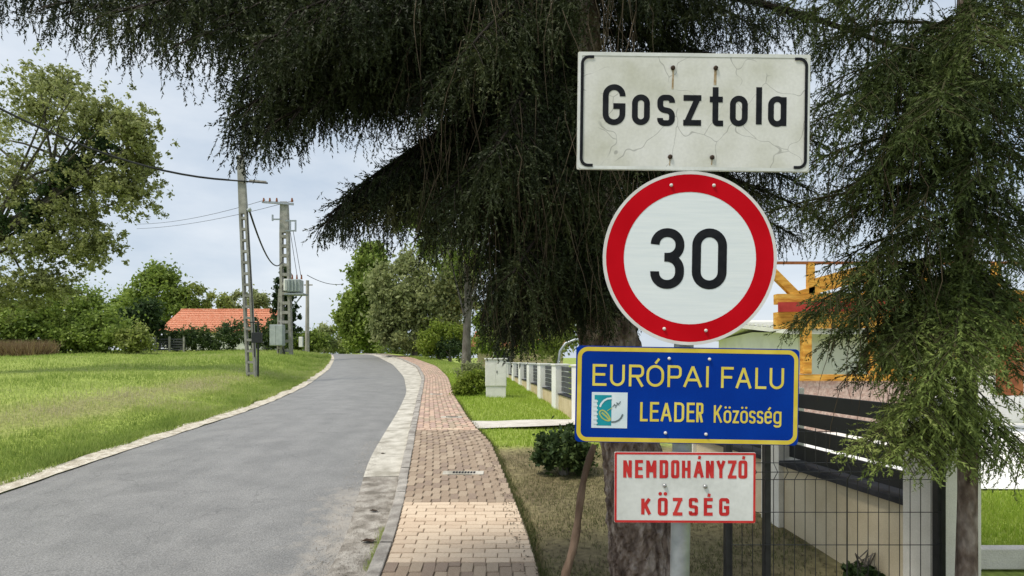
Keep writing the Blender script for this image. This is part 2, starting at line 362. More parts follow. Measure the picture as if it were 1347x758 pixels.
# faint pale scuffs along the driving direction
sc = n.new('ShaderNodeMapping'); sc.inputs['Scale'].default_value = (3.0, .22, 1); l.new(tx.outputs['Object'], sc.inputs['Vector'])
sz = n.new('ShaderNodeTexNoise'); sz.inputs['Scale'].default_value = 1.6; sz.inputs['Detail'].default_value = 7; l.new(sc.outputs[0], sz.inputs['Vector'])
sr = n.new('ShaderNodeMapRange'); sr.inputs[1].default_value = .35; sr.inputs[2].default_value = .72; sr.inputs[3].default_value = .96; sr.inputs[4].default_value = 1.06; l.new(sz.outputs['Fac'], sr.inputs[0])
sm2 = n.new('ShaderNodeMix'); sm2.data_type = 'RGBA'; sm2.blend_type = 'MULTIPLY'; sm2.inputs[0].default_value = 1
l.new(mm.outputs[2], sm2.inputs[6]); l.new(sr.outputs[0], sm2.inputs[7]); l.new(sm2.outputs[2], bs.inputs['Base Color'])
cv = n.new('ShaderNodeTexVoronoi'); cv.feature = 'DISTANCE_TO_EDGE'; cv.inputs['Scale'].default_value = .55
cw = n.new('ShaderNodeTexNoise'); cw.inputs['Scale'].default_value = 2.5; cw.inputs['Detail'].default_value = 6; l.new(tx.outputs['Object'], cw.inputs['Vector'])
ca_ = n.new('ShaderNodeVectorMath'); ca_.operation = 'SCALE'; ca_.inputs['Scale'].default_value = .7; l.new(cw.outputs['Color'], ca_.inputs[0])
cb_ = n.new('ShaderNodeVectorMath'); cb_.operation = 'ADD'; l.new(tx.outputs['Object'], cb_.inputs[0]); l.new(ca_.outputs[0], cb_.inputs[1]); l.new(cb_.outputs[0], cv.inputs['Vector'])
ck = n.new('ShaderNodeMapRange'); ck.inputs[1].default_value = .002; ck.inputs[2].default_value = .007; ck.inputs[3].default_value = .78; ck.inputs[4].default_value = 1; l.new(cv.outputs['Distance'], ck.inputs[0])
cm = n.new('ShaderNodeMix'); cm.data_type = 'RGBA'; cm.blend_type = 'MULTIPLY'; cm.inputs[0].default_value = 1
l.new(sm2.outputs[2], cm.inputs[6]); l.new(ck.outputs[0], cm.inputs[7]); l.new(cm.outputs[2], bs.inputs['Base Color'])
sheet('road', asphL, asphR, yr, lambda x, Y, t: base(Y) - .10 + .05 * 4 * t * (1 - t) - .004 * (t > .99), am, 25,
      tintf=lambda x, y, z: float(smoothstep(-.75, 0.15, x - asphR(y)) * (1 - smoothstep(6.6, 7.4, y))) * .95)
sheet('gravel_edge', lambda Y: asphL(Y) - .34 - .06 * math.sin(Y * 2.1) - .05 * math.sin(Y * 5.3) - .03 * math.sin(Y * 13.7), lambda Y: asphL(Y) + .03 + .015 * math.sin(Y * 9), yr, lambda x, Y, t: base(Y) - .062 - .022 * t + .006 * math.sin(x * 37 + Y * 23), M['gravel'], 6)

# gutter: gritty tail near the camera, then concrete slabs
gut = thing('gutter', None, None, (0, 0, 0), kind='structure')
sheet('grit_strip', lambda Y: asphR(Y) - .03, lambda Y: kerbO(Y) + .01, np.concatenate([np.arange(-20, 3, 1.0), np.arange(3, 7.41, .2)]), lambda x, Y, t: base(Y) - .094 - .012 * (t < .1), M['dirt'], 6, parent=gut)
y = 7.4
while y < 58:
    L = 1.0 if y < 30 else 2.0
    mb = MB(); vs = []
    for yy in (y + .006, y + L / 2, y + L - .006):
        a, b, z = float(asphR(yy)) - .01, float(kerbO(yy)) - .006, float(base(yy)) - .088
        vs += [(a, yy, z - .005), (b, yy, z + .012), (b, yy, z - .1), (a, yy, z - .1)]
    mb.add(vs, [(0, 1, 5, 4), (4, 5, 9, 8), (0, 4, 7, 3), (4, 8, 11, 7), (1, 2, 6, 5), (5, 6, 10, 9), (0, 3, 2, 1), (8, 9, 10, 11)])
    mb.part('gutter_slab', M['gutter'], gut); y += L

kerb = thing('kerb', None, None, (0, 0, 0), kind='structure')
y = 1.0
while y < 58:
    L = .5 if y < 24 else 1.0
    mb = MB(); vs = []; j = random.uniform(-.007, .007); jz = random.uniform(-.006, .004)
    for yy in (y + .008, y + L - .008):
        a, b, z = float(kerbO(yy)) + j, float(kerbO(yy)) + .122 + j, float(base(yy)) + .006 + jz
        vs += [(a, yy, z - .13), (a + .004, yy, z - .022), (a + .02, yy, z), (b - .006, yy, z), (b, yy, z - .006), (b, yy, z - .13)]
    n6 = 6
    mb.add(vs, [(i, (i + 1) % 6, 6 + (i + 1) % 6, 6 + i)[::-1] for i in range(6)] + [tuple(range(6)), tuple(range(6, 12))[::-1]])
    mb.part('kerb_stone', M['kerb'], kerb); y += L

# footway: bedding plus single pavers
walk = thing('sidewalk', None, None, (0, 0, 0), kind='structure')
sheet('bedding', lambda Y: swL(Y) - .005, lambda Y: swR(Y) + .01, np.concatenate([np.arange(-20, 3, 1.0), np.arange(3, 60, .25)]), lambda x, Y, t: base(Y) - .012, M['bed'], 4, parent=walk)
def paver_mesh(name, mat):
    a, b, h, c = .5, .5, .05, .045
    vs = [(-a, -b, -h), (a, -b, -h), (a, b, -h), (-a, b, -h), (-a, -b, -.006), (a, -b, -.006), (a, b, -.006), (-a, b, -.006)]
    cx, cy = .5 - .02, .5 - .04
    vs += [(-cx, -cy, 0), (cx, -cy, 0), (cx, cy, 0), (-cx, cy, 0)]
    fs = [(0, 1, 5, 4), (1, 2, 6, 5), (2, 3, 7, 6), (3, 0, 4, 7), (4, 5, 9, 8), (5, 6, 10, 9), (6, 7, 11, 10), (7, 4, 8, 11), (8, 9, 10, 11)]
    return MB().add(vs, fs).mesh(name, mat)
PM = {k: paver_mesh('paver_' + k, M[k]) for k in ('cream', 'cream2', 'brown', 'brown2', 'brown3', 'pink', 'pink2')}
pav = []
def lay(y0, y1, kinds, along):
    if along:
        y = y0
        pitch = .1
        ncol = int(round(float(_w((y0 + y1) / 2)) / pitch))
        for c in range(ncol):
            y = y0 - (.1 if c % 2 else 0)
            while y < y1 - .001:
                a, b = max(y, y0), min(y + .2, y1)
                if b - a > .04:
                    m_ = (a + b) / 2; w = float(_w(m_)) / ncol
                    pav.append((float(swL(m_)) + (c + .5) * w, m_, w - .006, b - a - .006, random.choice(kinds)))
                y += .2
    else:
        nr = int(round((y1 - y0) / .1)); p = (y1 - y0) / nr
        for r in range(nr):
            m_ = y0 + (r + .5) * p; a, e = float(swL(m_)), float(swR(m_)); x = a - (.1 if r % 2 else 0) - random.choice((0, .05))
            while x < e - .02:
                u, v = max(x, a), min(x + .2, e)
                if v - u > .03: pav.append(((u + v) / 2, m_, v - u - .006, p - .007, random.choice(kinds)))
                x += .2
lay(3.2, 4.58, ['brown', 'brown2', 'brown3'], True)
lay(4.58, 6.14, ['cream', 'cream', 'cream2'], False)
lay(6.14, 10.0, ['brown', 'brown2', 'brown3', 'brown'], True)
lay(10.0, 10.2, ['cream2', 'pink'], False)
lay(10.2, 44.0, ['pink', 'pink2', 'brown3'], True)
vis = [p for p in pav if p[1] > 4.2]; vis.sort(key=lambda p: p[1]); single = set(map(id, vis[:300]))
rest = {}
for p in pav:
    x, y, w, h, k = p
    z = float(base(y)) + random.uniform(-.004, .004); sl = math.atan(float(base(y + .1) - base(y - .1)) / .2)
    if id(p) in single:
        o = link('paver', PM[k], walk, (x, y, z)); o.scale = (w, h, 1)
        o.rotation_euler = (sl + random.uniform(-.014, .014), random.uniform(-.014, .014), random.uniform(-.018, .018))
    else:
        mb = rest.setdefault(k, MB()); a, b = w / 2, h / 2; dz = b * math.tan(sl); c = .004
        mb.add([(x - a, y - b, z - dz - .03), (x + a, y - b, z - dz - .03), (x + a, y + b, z + dz - .03), (x - a, y + b, z + dz - .03),
                (x - a + c, y - b + c, z - dz), (x + a - c, y - b + c, z - dz), (x + a - c, y + b - c, z + dz), (x - a + c, y + b - c, z + dz)],
               [(0, 1, 5, 4), (1, 2, 6, 5), (2, 3, 7, 6), (3, 0, 4, 7), (4, 5, 6, 7)])
for k, mb in rest.items():
    o = mb.part('far_pavers', M[k], walk); o['kind'] = 'stuff'
def cover(x0, x1, yc, d):
    z = float(base(yc)) + .004; sl = math.atan(float(base(yc + .1) - base(yc - .1)) / .2)
    mb = MB().box(((x0 + x1) / 2, yc, z - .01), (x1 - x0, d, .03), Matrix.Rotation(sl, 3, 'X'))
    o = mb.part('drain_cover', M['gutter'], walk, .003)
    nn = 8
    for i in range(nn):
        xx = x0 + (x1 - x0) * (.27 + .5 * i / (nn - 1))
        MB().box((xx, yc, z + .0065), ((x1 - x0) * .05, d * .5, .004), Matrix.Rotation(sl, 3, 'X')).part('drain_slot', M['black'], o)
cover(-.88, -.36, 7.25, .15)
cover(-1.42, -1.0, 11.4, .16)
cover(-2.25, -1.9, 15.6, .2)

# grit, needles and crumbs
def crumbs(name, XYZ, size, mat, flat=.6):
    n_ = len(XYZ); r = rng; T = np.array([(1, 0, 0), (-.5, .87, 0), (-.5, -.87, 0), (0, 0, 1.0)])
    a = r.uniform(0, 6.28, n_); sc9 = (size * r.uniform(.4, 1.5, n_))[:, None, None]
    v = np.repeat(T[None], n_, 0) * np.array([1, .7, flat]); c9, s9 = np.cos(a)[:, None], np.sin(a)[:, None]
    v = np.stack([v[..., 0] * c9 - v[..., 1] * s9, v[..., 0] * s9 + v[..., 1] * c9, v[..., 2]], -1) * sc9 + XYZ[:, None]
    f = np.array([(0, 1, 3), (1, 2, 3), (2, 0, 3)])[None] + (np.arange(n_) * 4)[:, None, None]
    o = link(name, mesh_np(name, v.reshape(-1, 3), f.reshape(-1, 3), mat)); o['kind'] = 'stuff'; return o
n9 = 5000; yy9 = rng.uniform(3.8, 9.5, n9); u9 = rng.uniform(0, 1, n9) ** .7
xx9 = asphR(yy9) - .35 + (kerbO(yy9) - asphR(yy9) + .35) * u9
crumbs('loose_grit', np.stack([xx9, yy9, base(yy9) - .09], 1), np.full(n9, .007), M['dirt'])
n9 = 5000; yy9 = rng.uniform(3.5, 8.8, n9); xx9 = swR(yy9) + rng.uniform(-.15, 2.4, n9) ** 1.0
crumbs('needle_litter', np.stack([xx9, yy9, np.maximum(gz(xx9, yy9), base(yy9) * (xx9 < swR(yy9)) - 9 * (xx9 >= swR(yy9))) + .006], 1), np.full(n9, .011), M['twig'], .3)

# path across the verge to the white fence
def garden_x(Y): return 2.44 - .105 * Y
path_o = sheet('garden_path', lambda Y: swR(Y) + .01, lambda Y: 1.36, np.linspace(10.15, 10.95, 5), lambda x, Y, t: float(gz(x, Y)) * (1 - t) + t * .44 + .02, M['concrete'], 10)

# ------------------------------------------------------------------ grass (nobody could count it)
def blades(name, XY, h, w, tint, mat, label=None):
    n_ = len(XY); z = gz(XY[:, 0], XY[:, 1]); a = rng.uniform(0, 2 * np.pi, n_); ln = rng.normal(0, .35, n_)
    h = h * rng.uniform(.55, 1.25, n_); b = np.stack([XY[:, 0], XY[:, 1], z - .01], 1)
    sx = np.stack([np.cos(a), np.sin(a), 0 * a], 1) * (w / 2)[:, None]
    b2 = rng.uniform(0, 2 * np.pi, n_)
    tip = b + np.stack([np.cos(b2) * ln * h, np.sin(b2) * ln * h, h], 1)
    V = np.stack([b - sx, b + sx, tip], 1).reshape(-1, 3); F = np.arange(3 * n_).reshape(-1, 3)
    o = link(name, mesh_np(name, V, F, mat, tint=np.repeat(tint, 3))); o['kind'] = 'stuff'
    return o
N = 210000
yy = 6.0 * np.exp(rng.uniform(0, 1, N) * math.log(50 / 6.0)); dd = .36 + 42 * rng.uniform(0, 1, N) ** 2.4
dd[: N // 5] = .25 + .09 * vnoise(yy[: N // 5], yy[: N // 5] * 0, 4.0, 41) + rng.uniform(0, 1, N // 5) ** 1.5 * 1.6
xx = asphL(yy) - dd
band = np.exp(-((dd - 2.6 - .5 * vnoise(xx, yy, .6, 3)) / 1.0) ** 2) * (1 - smoothstep(17, 24, yy))
tint = .4 + .26 * vnoise(xx, yy, .5, 1) + .22 * vnoise(xx, yy, 2.2, 2) + .12 * vnoise(xx, yy, 7, 4) + rng.normal(0, .15, N) + .42 * band
hvar = 1 + .5 * vnoise(xx, yy, 3.1, 12) + .35 * vnoise(xx, yy, 9, 13)
hh = np.where(dd < .8, .075, .05) + .0026 * yy; hh = hh * np.clip(hvar, .4, 2)
blades('meadow_grass', np.stack([xx, yy], 1), hh, .006 + .0010 * yy, tint, M['grass'])['label'] = 'green mown meadow grass beside the road'
def region(n_, f, y0, y1, x0, x1):
    y = rng.uniform(y0, y1, n_); x = rng.uniform(x0, x1, n_); k = f(x, y); return np.stack([x[k], y[k]], 1)
R1 = region(70000, lambda x, y: (x > swR(y) + .02) & (x < garden_x(y) - .1) & ~((y > 10.1) & (y < 11.0)), 8.7, 24, -3, 1.5)
blades('verge_lawn', R1, np.full(len(R1), .075), np.full(len(R1), .013), .5 + .2 * vnoise(R1[:, 0], R1[:, 1], 1.5, 5) + rng.normal(0, .15, len(R1)), M['grass_lime'])
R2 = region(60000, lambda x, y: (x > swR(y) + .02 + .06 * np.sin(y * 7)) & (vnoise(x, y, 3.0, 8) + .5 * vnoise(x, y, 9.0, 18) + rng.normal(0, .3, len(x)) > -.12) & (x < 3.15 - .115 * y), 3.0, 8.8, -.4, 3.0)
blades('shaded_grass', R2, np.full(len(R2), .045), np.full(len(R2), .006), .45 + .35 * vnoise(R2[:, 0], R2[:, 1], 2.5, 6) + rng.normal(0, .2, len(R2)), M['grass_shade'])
R3 = region(45000, lambda x, y: x > 3.05, 4.5, 6.45, 3.0, 9)
blades('garden_lawn', R3, np.full(len(R3), .07), np.full(len(R3), .01), .5 + .15 * vnoise(R3[:, 0], R3[:, 1], 2, 9) + rng.normal(0, .15, len(R3)), M['grass_lime'])
R4 = region(60000, lambda x, y: (x > swR(y) + .02), 24, 46, -12, 4)
blades('far_verge_grass', R4, np.full(len(R4), .12), np.full(len(R4), .03), .42 + .2 * vnoise(R4[:, 0], R4[:, 1], .6, 5) + rng.normal(0, .12, len(R4)), M['grass'])
ey = rng.uniform(3.6, 14, 5000); ex = swR(ey) + rng.normal(.02, .03, 5000) + .03 * vnoise(ey * 1.0, ey * 0, 5, 31)
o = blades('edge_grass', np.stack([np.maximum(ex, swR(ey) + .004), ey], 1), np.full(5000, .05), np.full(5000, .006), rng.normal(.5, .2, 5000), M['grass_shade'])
ky = rng.uniform(4.6, 5.6, 500); kx = kerbO(ky) - np.abs(rng.normal(0, .03, 500)); 
o = blades('kerb_weeds', np.stack([kx, ky], 1), np.full(500, .055), np.full(500, .006), rng.normal(.5, .15, 500), M['grass']); o.location.z = .16

# ------------------------------------------------------------------ leafy plants
def leaf_cloud(C, size, n_, seed=0, aspect=.55):
    """rhombic leaves scattered round clump centres C (k,4: x,y,z,r)"""
    r = np.random.default_rng(seed); k = r.integers(0, len(C), n_)
    d = r.normal(0, 1, (n_, 3)); d /= np.linalg.norm(d, axis=1)[:, None]
    p = C[k, :3] + d * (C[k, 3] * np.abs(r.normal(0, .72, n_)))[:, None]
    a = r.normal(0, 1, (n_, 3)); a[:, 2] -= .3; a /= np.linalg.norm(a, axis=1)[:, None]
    u = np.cross(a, r.normal(0, 1, (n_, 3))); u /= np.linalg.norm(u, axis=1)[:, None]
    s = size * r.uniform(.6, 1.3, n_)[:, None]
    V = np.stack([p - a * s / 2, p + u * s * aspect / 2, p + a * s / 2, p - u * s * aspect / 2], 1).reshape(-1, 3)
    return V, np.arange(4 * n_).reshape(-1, 4), k

def clumps(E, per, seed, rel=.32, soft=False):
    """clump centres over ellipsoids E [(x,y,z,rx,ry,rz)], biased to the outside"""
    r = np.random.default_rng(seed); out = []
    for (x, y, z, rx, ry, rz) in E:
        d = r.normal(0, 1, (per, 3)); d /= np.linalg.norm(d, axis=1)[:, None]
        q = d * (np.abs(r.normal(.55, .33, per)) if soft else r.uniform(.25, 1, per) ** .5)[:, None] * np.array([rx, ry, rz])
        out.append(np.concatenate([q + [x, y, z], (min(rx, rz) * rel * r.uniform(.6, 1.35, per))[:, None]], 1))
    return np.concatenate(out)

def crown_part(root, E, per, n_, size, mat, seed, rel=.32, name='crown', aspect=.55):
    C = clumps(E, per, seed, rel, per > 100); V, F, k = leaf_cloud(C, size, n_, seed, aspect)
    r = np.random.default_rng(seed + 1); ct = r.normal(.5, .16, len(C))
    tint = np.repeat(ct[k] + r.normal(0, .13, n_), 4)
    o = link(name, mesh_np(name, V - ORG[root.name], F, mat, tint=tint), root); return C

def tree(name, label, cat, bx, by, E, per, n_, size, leaf, seed, tr=.15, bark='bark_grey', group=None, limbs=6, rel=.32, bz=None, trunkpath=None):
    z0 = float(gz(bx, by)) if bz is None else bz
    root = thing(name, label, cat, (bx, by, z0), group)
    C = crown_part(root, E, per, n_, size, M[leaf], seed, rel)
    top = np.mean([e[:3] for e in E], axis=0); r = random.Random(seed)
    mb = MB(); path = trunkpath or [(bx, by, z0 - .1), (bx * .7 + top[0] * .3, by * .7 + top[1] * .3, z0 + (top[2] - z0) * .5), tuple(top)]
    mb.tube(path, [tr, *[tr * .75] * (len(path) - 2), tr * .35], 8); mb.part('trunk', M[bark], root)
    lb = MB()
    for i in range(limbs):
        c = C[r.randrange(len(C))]; t = r.uniform(.35, .98) * (len(path) - 1); i9 = min(int(t), len(path) - 2); t -= i9; s = np.array(path[i9]) * (1 - t) + np.array(path[i9 + 1]) * t
        m_ = s * .5 + c[:3] * .5 + np.array([r.uniform(-.2, .2), 0, .15])
        lb.tube([s, m_, c[:3]], [tr * .24, tr * .15, tr * .05], 5, False)
    if limbs: lb.part('limbs', M[bark], root)
    return root
def E_(px, py, Y, rx, rz=None, ry=None):        # ellipsoid seen at (px,py), radii in pixels
    k = Y / FPX; rz = rz or rx; p = P(px, py, Y); return (*p, rx * k, (ry or (rx + rz) / 2) * k, rz * k)

# large pale tree reaching in from the left edge
Y = 20
root = tree('leaning_tree', 'large leaning pale-leaved tree with ivy-dark limb at left edge of meadow', 'tree', P(-75, 470, Y)[0], Y,
     [E_(55, 150, Y, 72, 58), E_(130, 155, Y, 44, 38), E_(172, 170, Y - 1, 38, 34), E_(20, 240, Y, 76, 56), E_(118, 235, Y, 56, 40), E_(170, 250, Y, 42, 40),
      E_(60, 325, Y, 70, 42), E_(122, 325, Y, 40, 30), E_(-70, 170, Y + 1, 85, 80), E_(-60, 300, Y, 80, 60), E_(75, 115, Y + 1, 45, 26), E_(-10, 385, Y, 70, 40), E_(55, 375, Y, 50, 30), E_(100, 285, Y, 50, 30), E_(185, 205, Y, 22, 40)],
     230, 100000, .115, 'leaf_pale', 11, tr=.26, bark='bark_dark', limbs=30, rel=.15,
     trunkpath=[tuple(P(-75, 480, Y)), tuple(P(-60, 380, Y)), tuple(P(0, 305, Y)), tuple(P(70, 262, Y)), tuple(P(135, 185, Y))])
iv = [E_(x, y, Y - .2, 20, 16) for x, y in ((-30, 335), (10, 298), (45, 275), (75, 250), (100, 218), (125, 190), (150, 200), (50, 300), (90, 235))]
crown_part(root, iv, 14, 9000, .13, M['leaf_dark'], 12, .45, 'ivy')

def bush(name, label, cat, px, py, Y, rx, rz, n_, size, leaf, seed, group=None, extra=(), per=40, rel=.4):
    p = P(px, py, Y); bz_ = float(gz(p[0], Y))
    return tree(name, label, cat, float(p[0]), Y, [E_(px, py, Y, rx, rz)] + [E_(px + dx, py + dy, Y, a, b) for dx, dy, a, b in extra], per, int(n_ * 1.7), size, leaf, seed, tr=.06 + Y * .002, limbs=4, rel=rel)
bush('hedgerow_tree', 'broad green bushy tree filling far left edge below leaning tree', 'tree', 15, 425, 40, 52, 40, 12000, .26, 'leaf_mid', 21, extra=((-50, -5, 40, 42), (20, 12, 40, 28)))
bush('hedgerow_tree', 'willow-like green tree beside the brown reeds of the meadow edge', 'tree', 84, 418, 42, 44, 44, 12000, .26, 'leaf_mid', 22, extra=((20, 18, 34, 28),))
bush('hedgerow_tree', 'low green tree with drooping edge just left of the tiled house', 'tree', 140, 437, 41, 36, 27, 8000, .25, 'leaf_mid', 23, extra=((-25, 8, 26, 20),))
bush('hedgerow_shrub', 'pale green shrub with short stem at the left gable of tiled house', 'shrub', 180, 447, 40, 22, 16, 4000, .22, 'leaf_light', 24)
bush('round_shrub', 'dark round clipped tree touching the left end of tiled roof', 'tree', 190, 420, 46, 21, 24, 5000, .26, 'leaf_dark', 25)
tree('ash_tree', 'tallest rounded dark green tree rising behind the tiled roof', 'tree', P(208, 440, 66)[0], 66, [E_(207, 385, 66, 30, 34), E_(185, 405, 66, 26, 28), E_(232, 408, 66, 26, 26), E_(208, 365, 66, 18, 16)], 40, 20000, .42, 'leaf_mid', 26, tr=.3, rel=.36)
tree('ash_tree', 'narrow green tree left of the tallest tree behind the house', 'tree', P(163, 440, 68)[0], 68, [E_(164, 400, 68, 15, 22), E_(152, 418, 68, 14, 16)], 22, 4500, .42, 'leaf_mid', 27, tr=.2)
tree('orchard_tree', 'loose pale tree behind the middle of the tiled roof', 'tree', P(262, 440, 68)[0], 68, [E_(258, 392, 68, 24, 20), E_(285, 400, 68, 20, 14)], 18, 4000, .4, 'leaf_light', 28, tr=.2)
tree('orchard_tree', 'dull green tree behind roof end beside lattice pole', 'tree', P(318, 440, 70)[0], 70, [E_(318, 398, 70, 24, 19), E_(345, 402, 70, 14, 14)], 20, 4500, .4, 'leaf_grey', 29, tr=.2)
tree('thin_conifer', 'small dark conifer tips at far left of the house trees', 'tree', P(138, 440, 75)[0], 75, [E_(134, 415, 75, 9, 18), E_(147, 418, 75, 7, 14), E_(120, 422, 75, 12, 16)], 16, 2500, .4, 'leaf_dark', 30, tr=.15)
# pointed conifer behind the transformer pole
cy = 56; ces = [E_(374, 448 - i * 13, cy, 27 - i * 3.0, 12) for i in range(8)]
tree('pointed_spruce', 'pointed dark spruce standing behind the transformer pole', 'tree', P(374, 460, cy)[0], cy, ces, 22, 9000, .4, 'leaf_dark', 31, tr=.2)
bush('verge_shrub', 'dark shrub at right foot of transformer pole', 'shrub', 413, 448, 56, 20, 15, 3500, .3, 'leaf_mid', 32, extra=((-22, 2, 14, 12),))
tree('distant_tree', 'hazy rounded tree above the road crest, next to small pole', 'tree', P(425, 455, 95)[0], 95, [E_(424, 445, 95, 22, 18), E_(440, 448, 95, 16, 15)], 20, 3500, .6, 'leaf_grey', 33, tr=.2, bz=1.0)
tree('distant_tree', 'lower hazy tree where the road disappears', 'tree', P(457, 460, 100)[0], 100, [E_(458, 455, 100, 18, 12)], 20, 2000, .6, 'leaf_mid', 34, tr=.2, bz=1.0)
# right of the road
Y = 70
tree('columnar_tree', 'tall egg-shaped dense tree at the bend where the sidewalk ends', 'tree', P(484, 462, Y)[0], Y, [E_(474, 415, Y, 27, 40), E_(482, 370, Y, 24, 40), E_(490, 345, Y, 18, 28), E_(480, 438, Y, 30, 24), E_(500, 400, Y, 24, 50), E_(466, 420, Y, 22, 30)], 55, 38000, .5, 'leaf_mid', 41, tr=.35, rel=.36)
Y = 46
tree('silvery_tree', 'wide silvery green tree behind the bright bush along sidewalk', 'tree', P(545, 462, Y)[0], Y, [E_(528, 400, Y, 40, 38), E_(565, 402, Y, 38, 40), E_(510, 425, Y, 22, 28), E_(590, 415, Y, 26, 40), E_(540, 438, Y, 48, 24), E_(575, 350, Y, 60, 40), E_(520, 375, Y, 34, 30), E_(600, 380, Y, 34, 40)], 50, 40000, .34, 'leaf_grey', 42, tr=.25, rel=.34)
bush('lime_bush', 'bright lime green bush on the lawn slope by grey trunk', 'bush', 577, 446, 40, 30, 20, 6000, .2, 'leaf_lime', 43, extra=((18, -4, 18, 14), (-12, 8, 20, 12)))
bush('dark_bush', 'low dark bush tucked under the lime green bush', 'bush', 592, 459, 39, 19, 12, 3000, .16, 'leaf_dark', 44)
Y = 24
tree('grey_trunk_tree', 'tree with bare grey trunk standing on the lawn before the cabinet', 'tree', P(613, 480, Y)[0], Y, [E_(600, 320, Y, 60, 45), E_(650, 300, Y, 55, 55), E_(560, 290, Y, 45, 40)], 26, 9000, .17, 'leaf_mid', 45, tr=.22, limbs=10,
     trunkpath=[tuple(P(613, 492, Y)), tuple(P(614, 440, Y)), tuple(P(616, 390, Y)), tuple(P(612, 320, Y))])
bush('garden_tree', 'green garden tree behind the white post fence', 'tree', 735, 425, 22, 34, 42, 7000, .16, 'leaf_light', 46, extra=((-30, -20, 26, 40),))
bush('garden_tree', 'dark garden tree behind the cabinet and fence', 'tree', 672, 425, 33, 42, 44, 8000, .2, 'leaf_mid', 47, extra=((-30, 10, 20, 30), (35, 10, 30, 34)))
bush('yellow_shrub', 'yellow green flowering shrub beside the utility cabinet', 'shrub', 617, 506, 15.4, 21, 16, 5000, .07, 'leaf_lime', 48, extra=((-6, 6, 14, 9), (8, -8, 14, 12)))
bush('purple_shrub', 'dusty pale shrub behind the yellow green shrub', 'shrub', 622, 490, 17.5, 20, 13, 3000, .07, 'leaf_grey', 49)
bush('rose_shrub', 'dark glossy green shrub beside the big spruce trunk', 'shrub', 742, 588, 7.3, 33, 32, 3600, .07, 'leaf_hedge', 50, extra=((-22, 8, 18, 24), (18, 14, 22, 20)), rel=.36)
o = blades('meadow_reeds', np.stack([rng.uniform(-40, -29.8, 9000), rng.uniform(35.5, 37.5, 9000)], 1), np.full(9000, .95), np.full(9000, .05), rng.normal(.5, .2, 9000), M['reed']); o['label'] = 'patch of brown dry reeds at the meadow edge'
o = bush('ivy_plant', 'small dark creeping plant at the foot of the rendered wall', 'plant', 1135, 752, 4.2, 26, 8, 900, .045, 'leaf_dark', 51)

ug = thing('roadside_thicket', 'low green thicket filling the foot of trees beyond the bend', 'thicket', (*P(540, 465, 58)[:2], float(gz(P(540, 465, 58)[0], 58))))
crown_part(ug, [E_(x, 460 - 4 * ((i * 7) % 3), 58 + (i % 3), 17, 14) for i, x in enumerate(range(506, 650, 11))], 20, 16000, .26, M['leaf_mid'], 56, .45, 'foliage')
ug = thing('crest_bushes', 'distant bushes closing the view where the road dips away', 'thicket', (*P(440, 465, 105)[:2], 1.0))
crown_part(ug, [E_(x, 460 - 4 * ((i * 5) % 3), 105, 16, 11) for i, x in enumerate(range(380, 510, 12))], 20, 9000, .5, M['leaf_grey'], 57, .45, 'foliage')
# hedge in front of the tiled house
hr = thing('hedge', 'long dark clipped hedge in front of the tiled house', 'hedge', (*P(285, 460, 47)[:2], float(gz(P(285, 460, 47)[0], 47))))
crown_part(hr, [E_(x, 449 - 3 * (i % 2) - (8 if x > 300 else 0), 47, 15, 14 + (6 if x > 300 else 0)) for i, x in enumerate(range(215, 372, 11))], 14, 14000, .22, M['leaf_hedge'], 55, .5, 'foliage')

# ------------------------------------------------------------------ the tiled house far left
def house(name, label, X0, X1, Y, z0, eave, ridge, depth, wall, roof, wins, over=.4):
    root = thing(name, label, 'house', ((X0 + X1) / 2, Y, z0))
    MB().box(((X0 + X1) / 2, Y + depth / 2, (z0 + eave) / 2), (X1 - X0, depth, eave - z0)).part('wall', wall, root)
    g = MB(); rz = ridge - .12
    g.prism([(Y + .002, eave), (Y + depth - .002, eave), (Y + depth / 2, rz)], X0 + .002, X1 - .002, 'x'); g.part('gable', wall, root)
    rf = MB(); th = .1
    for s in (0, 1):
        y0, y1 = (Y - over, Y + depth / 2) if s == 0 else (Y + depth + over, Y + depth / 2)
        zlow = eave - over * (ridge - eave) / (depth / 2)
        rf.add([(X0 - over, y0, zlow), (X1 + over, y0, zlow), (X1 + over, y1, ridge), (X0 - over, y1, ridge), (X0 - over, y0, zlow + th), (X1 + over, y0, zlow + th), (X1 + over, y1, ridge + th), (X0 - over, y1, ridge + th)],
               [(0, 1, 2, 3), (4, 5, 6, 7), (0, 1, 5, 4), (1, 2, 6, 5), (2, 3, 7, 6), (3, 0, 4, 7)])
    r_ = rf.part('roof', roof, root)
    rd = MB(); rd.tube([(X0 - over, Y + depth / 2, ridge + th), (X1 + over, Y + depth / 2, ridge + th)], .12, 6); rd.part('ridge_tiles', roof, r_)
    # tile courses: raised rows down the visible slope
    zlow = eave - over * (ridge - eave) / (depth / 2); nrow = 11
    for i in range(nrow):
        t0 = i / nrow; a = np.array([Y - over, zlow]) * (1 - t0) + np.array([Y + depth / 2, ridge]) * t0
        MB().box(((X0 + X1) / 2, a[0] + .03, a[1] + th + .035), (X1 - X0 + 2 * over, .12, .05)).part('tile_course', roof, r_)
    for (wx, wz, ww, wh) in wins:
        w = MB().box((wx, Y - .01, wz), (ww + .12, .06, wh + .12)).part('window', M['white'], root)
        MB().box((wx, Y - .035, wz), (ww, .03, wh)).part('pane', M['glass'], w)
    return root
k = 55 / FPX
house('tiled_house', 'long low house with orange red tiled roof beyond the meadow', P(216, 0, 55)[0], P(345, 0, 55)[0], 55, float(gz(-28, 55)) - .1, P(0, 434, 55)[2], P(0, 409, 58.5)[2], 7, M['white'], M['tile'], [(P(335, 0, 55)[0], P(0, 441, 55)[2], 1.0, .9), (P(250, 0, 55)[0], P(0, 443, 55)[2], 1.0, .9)])
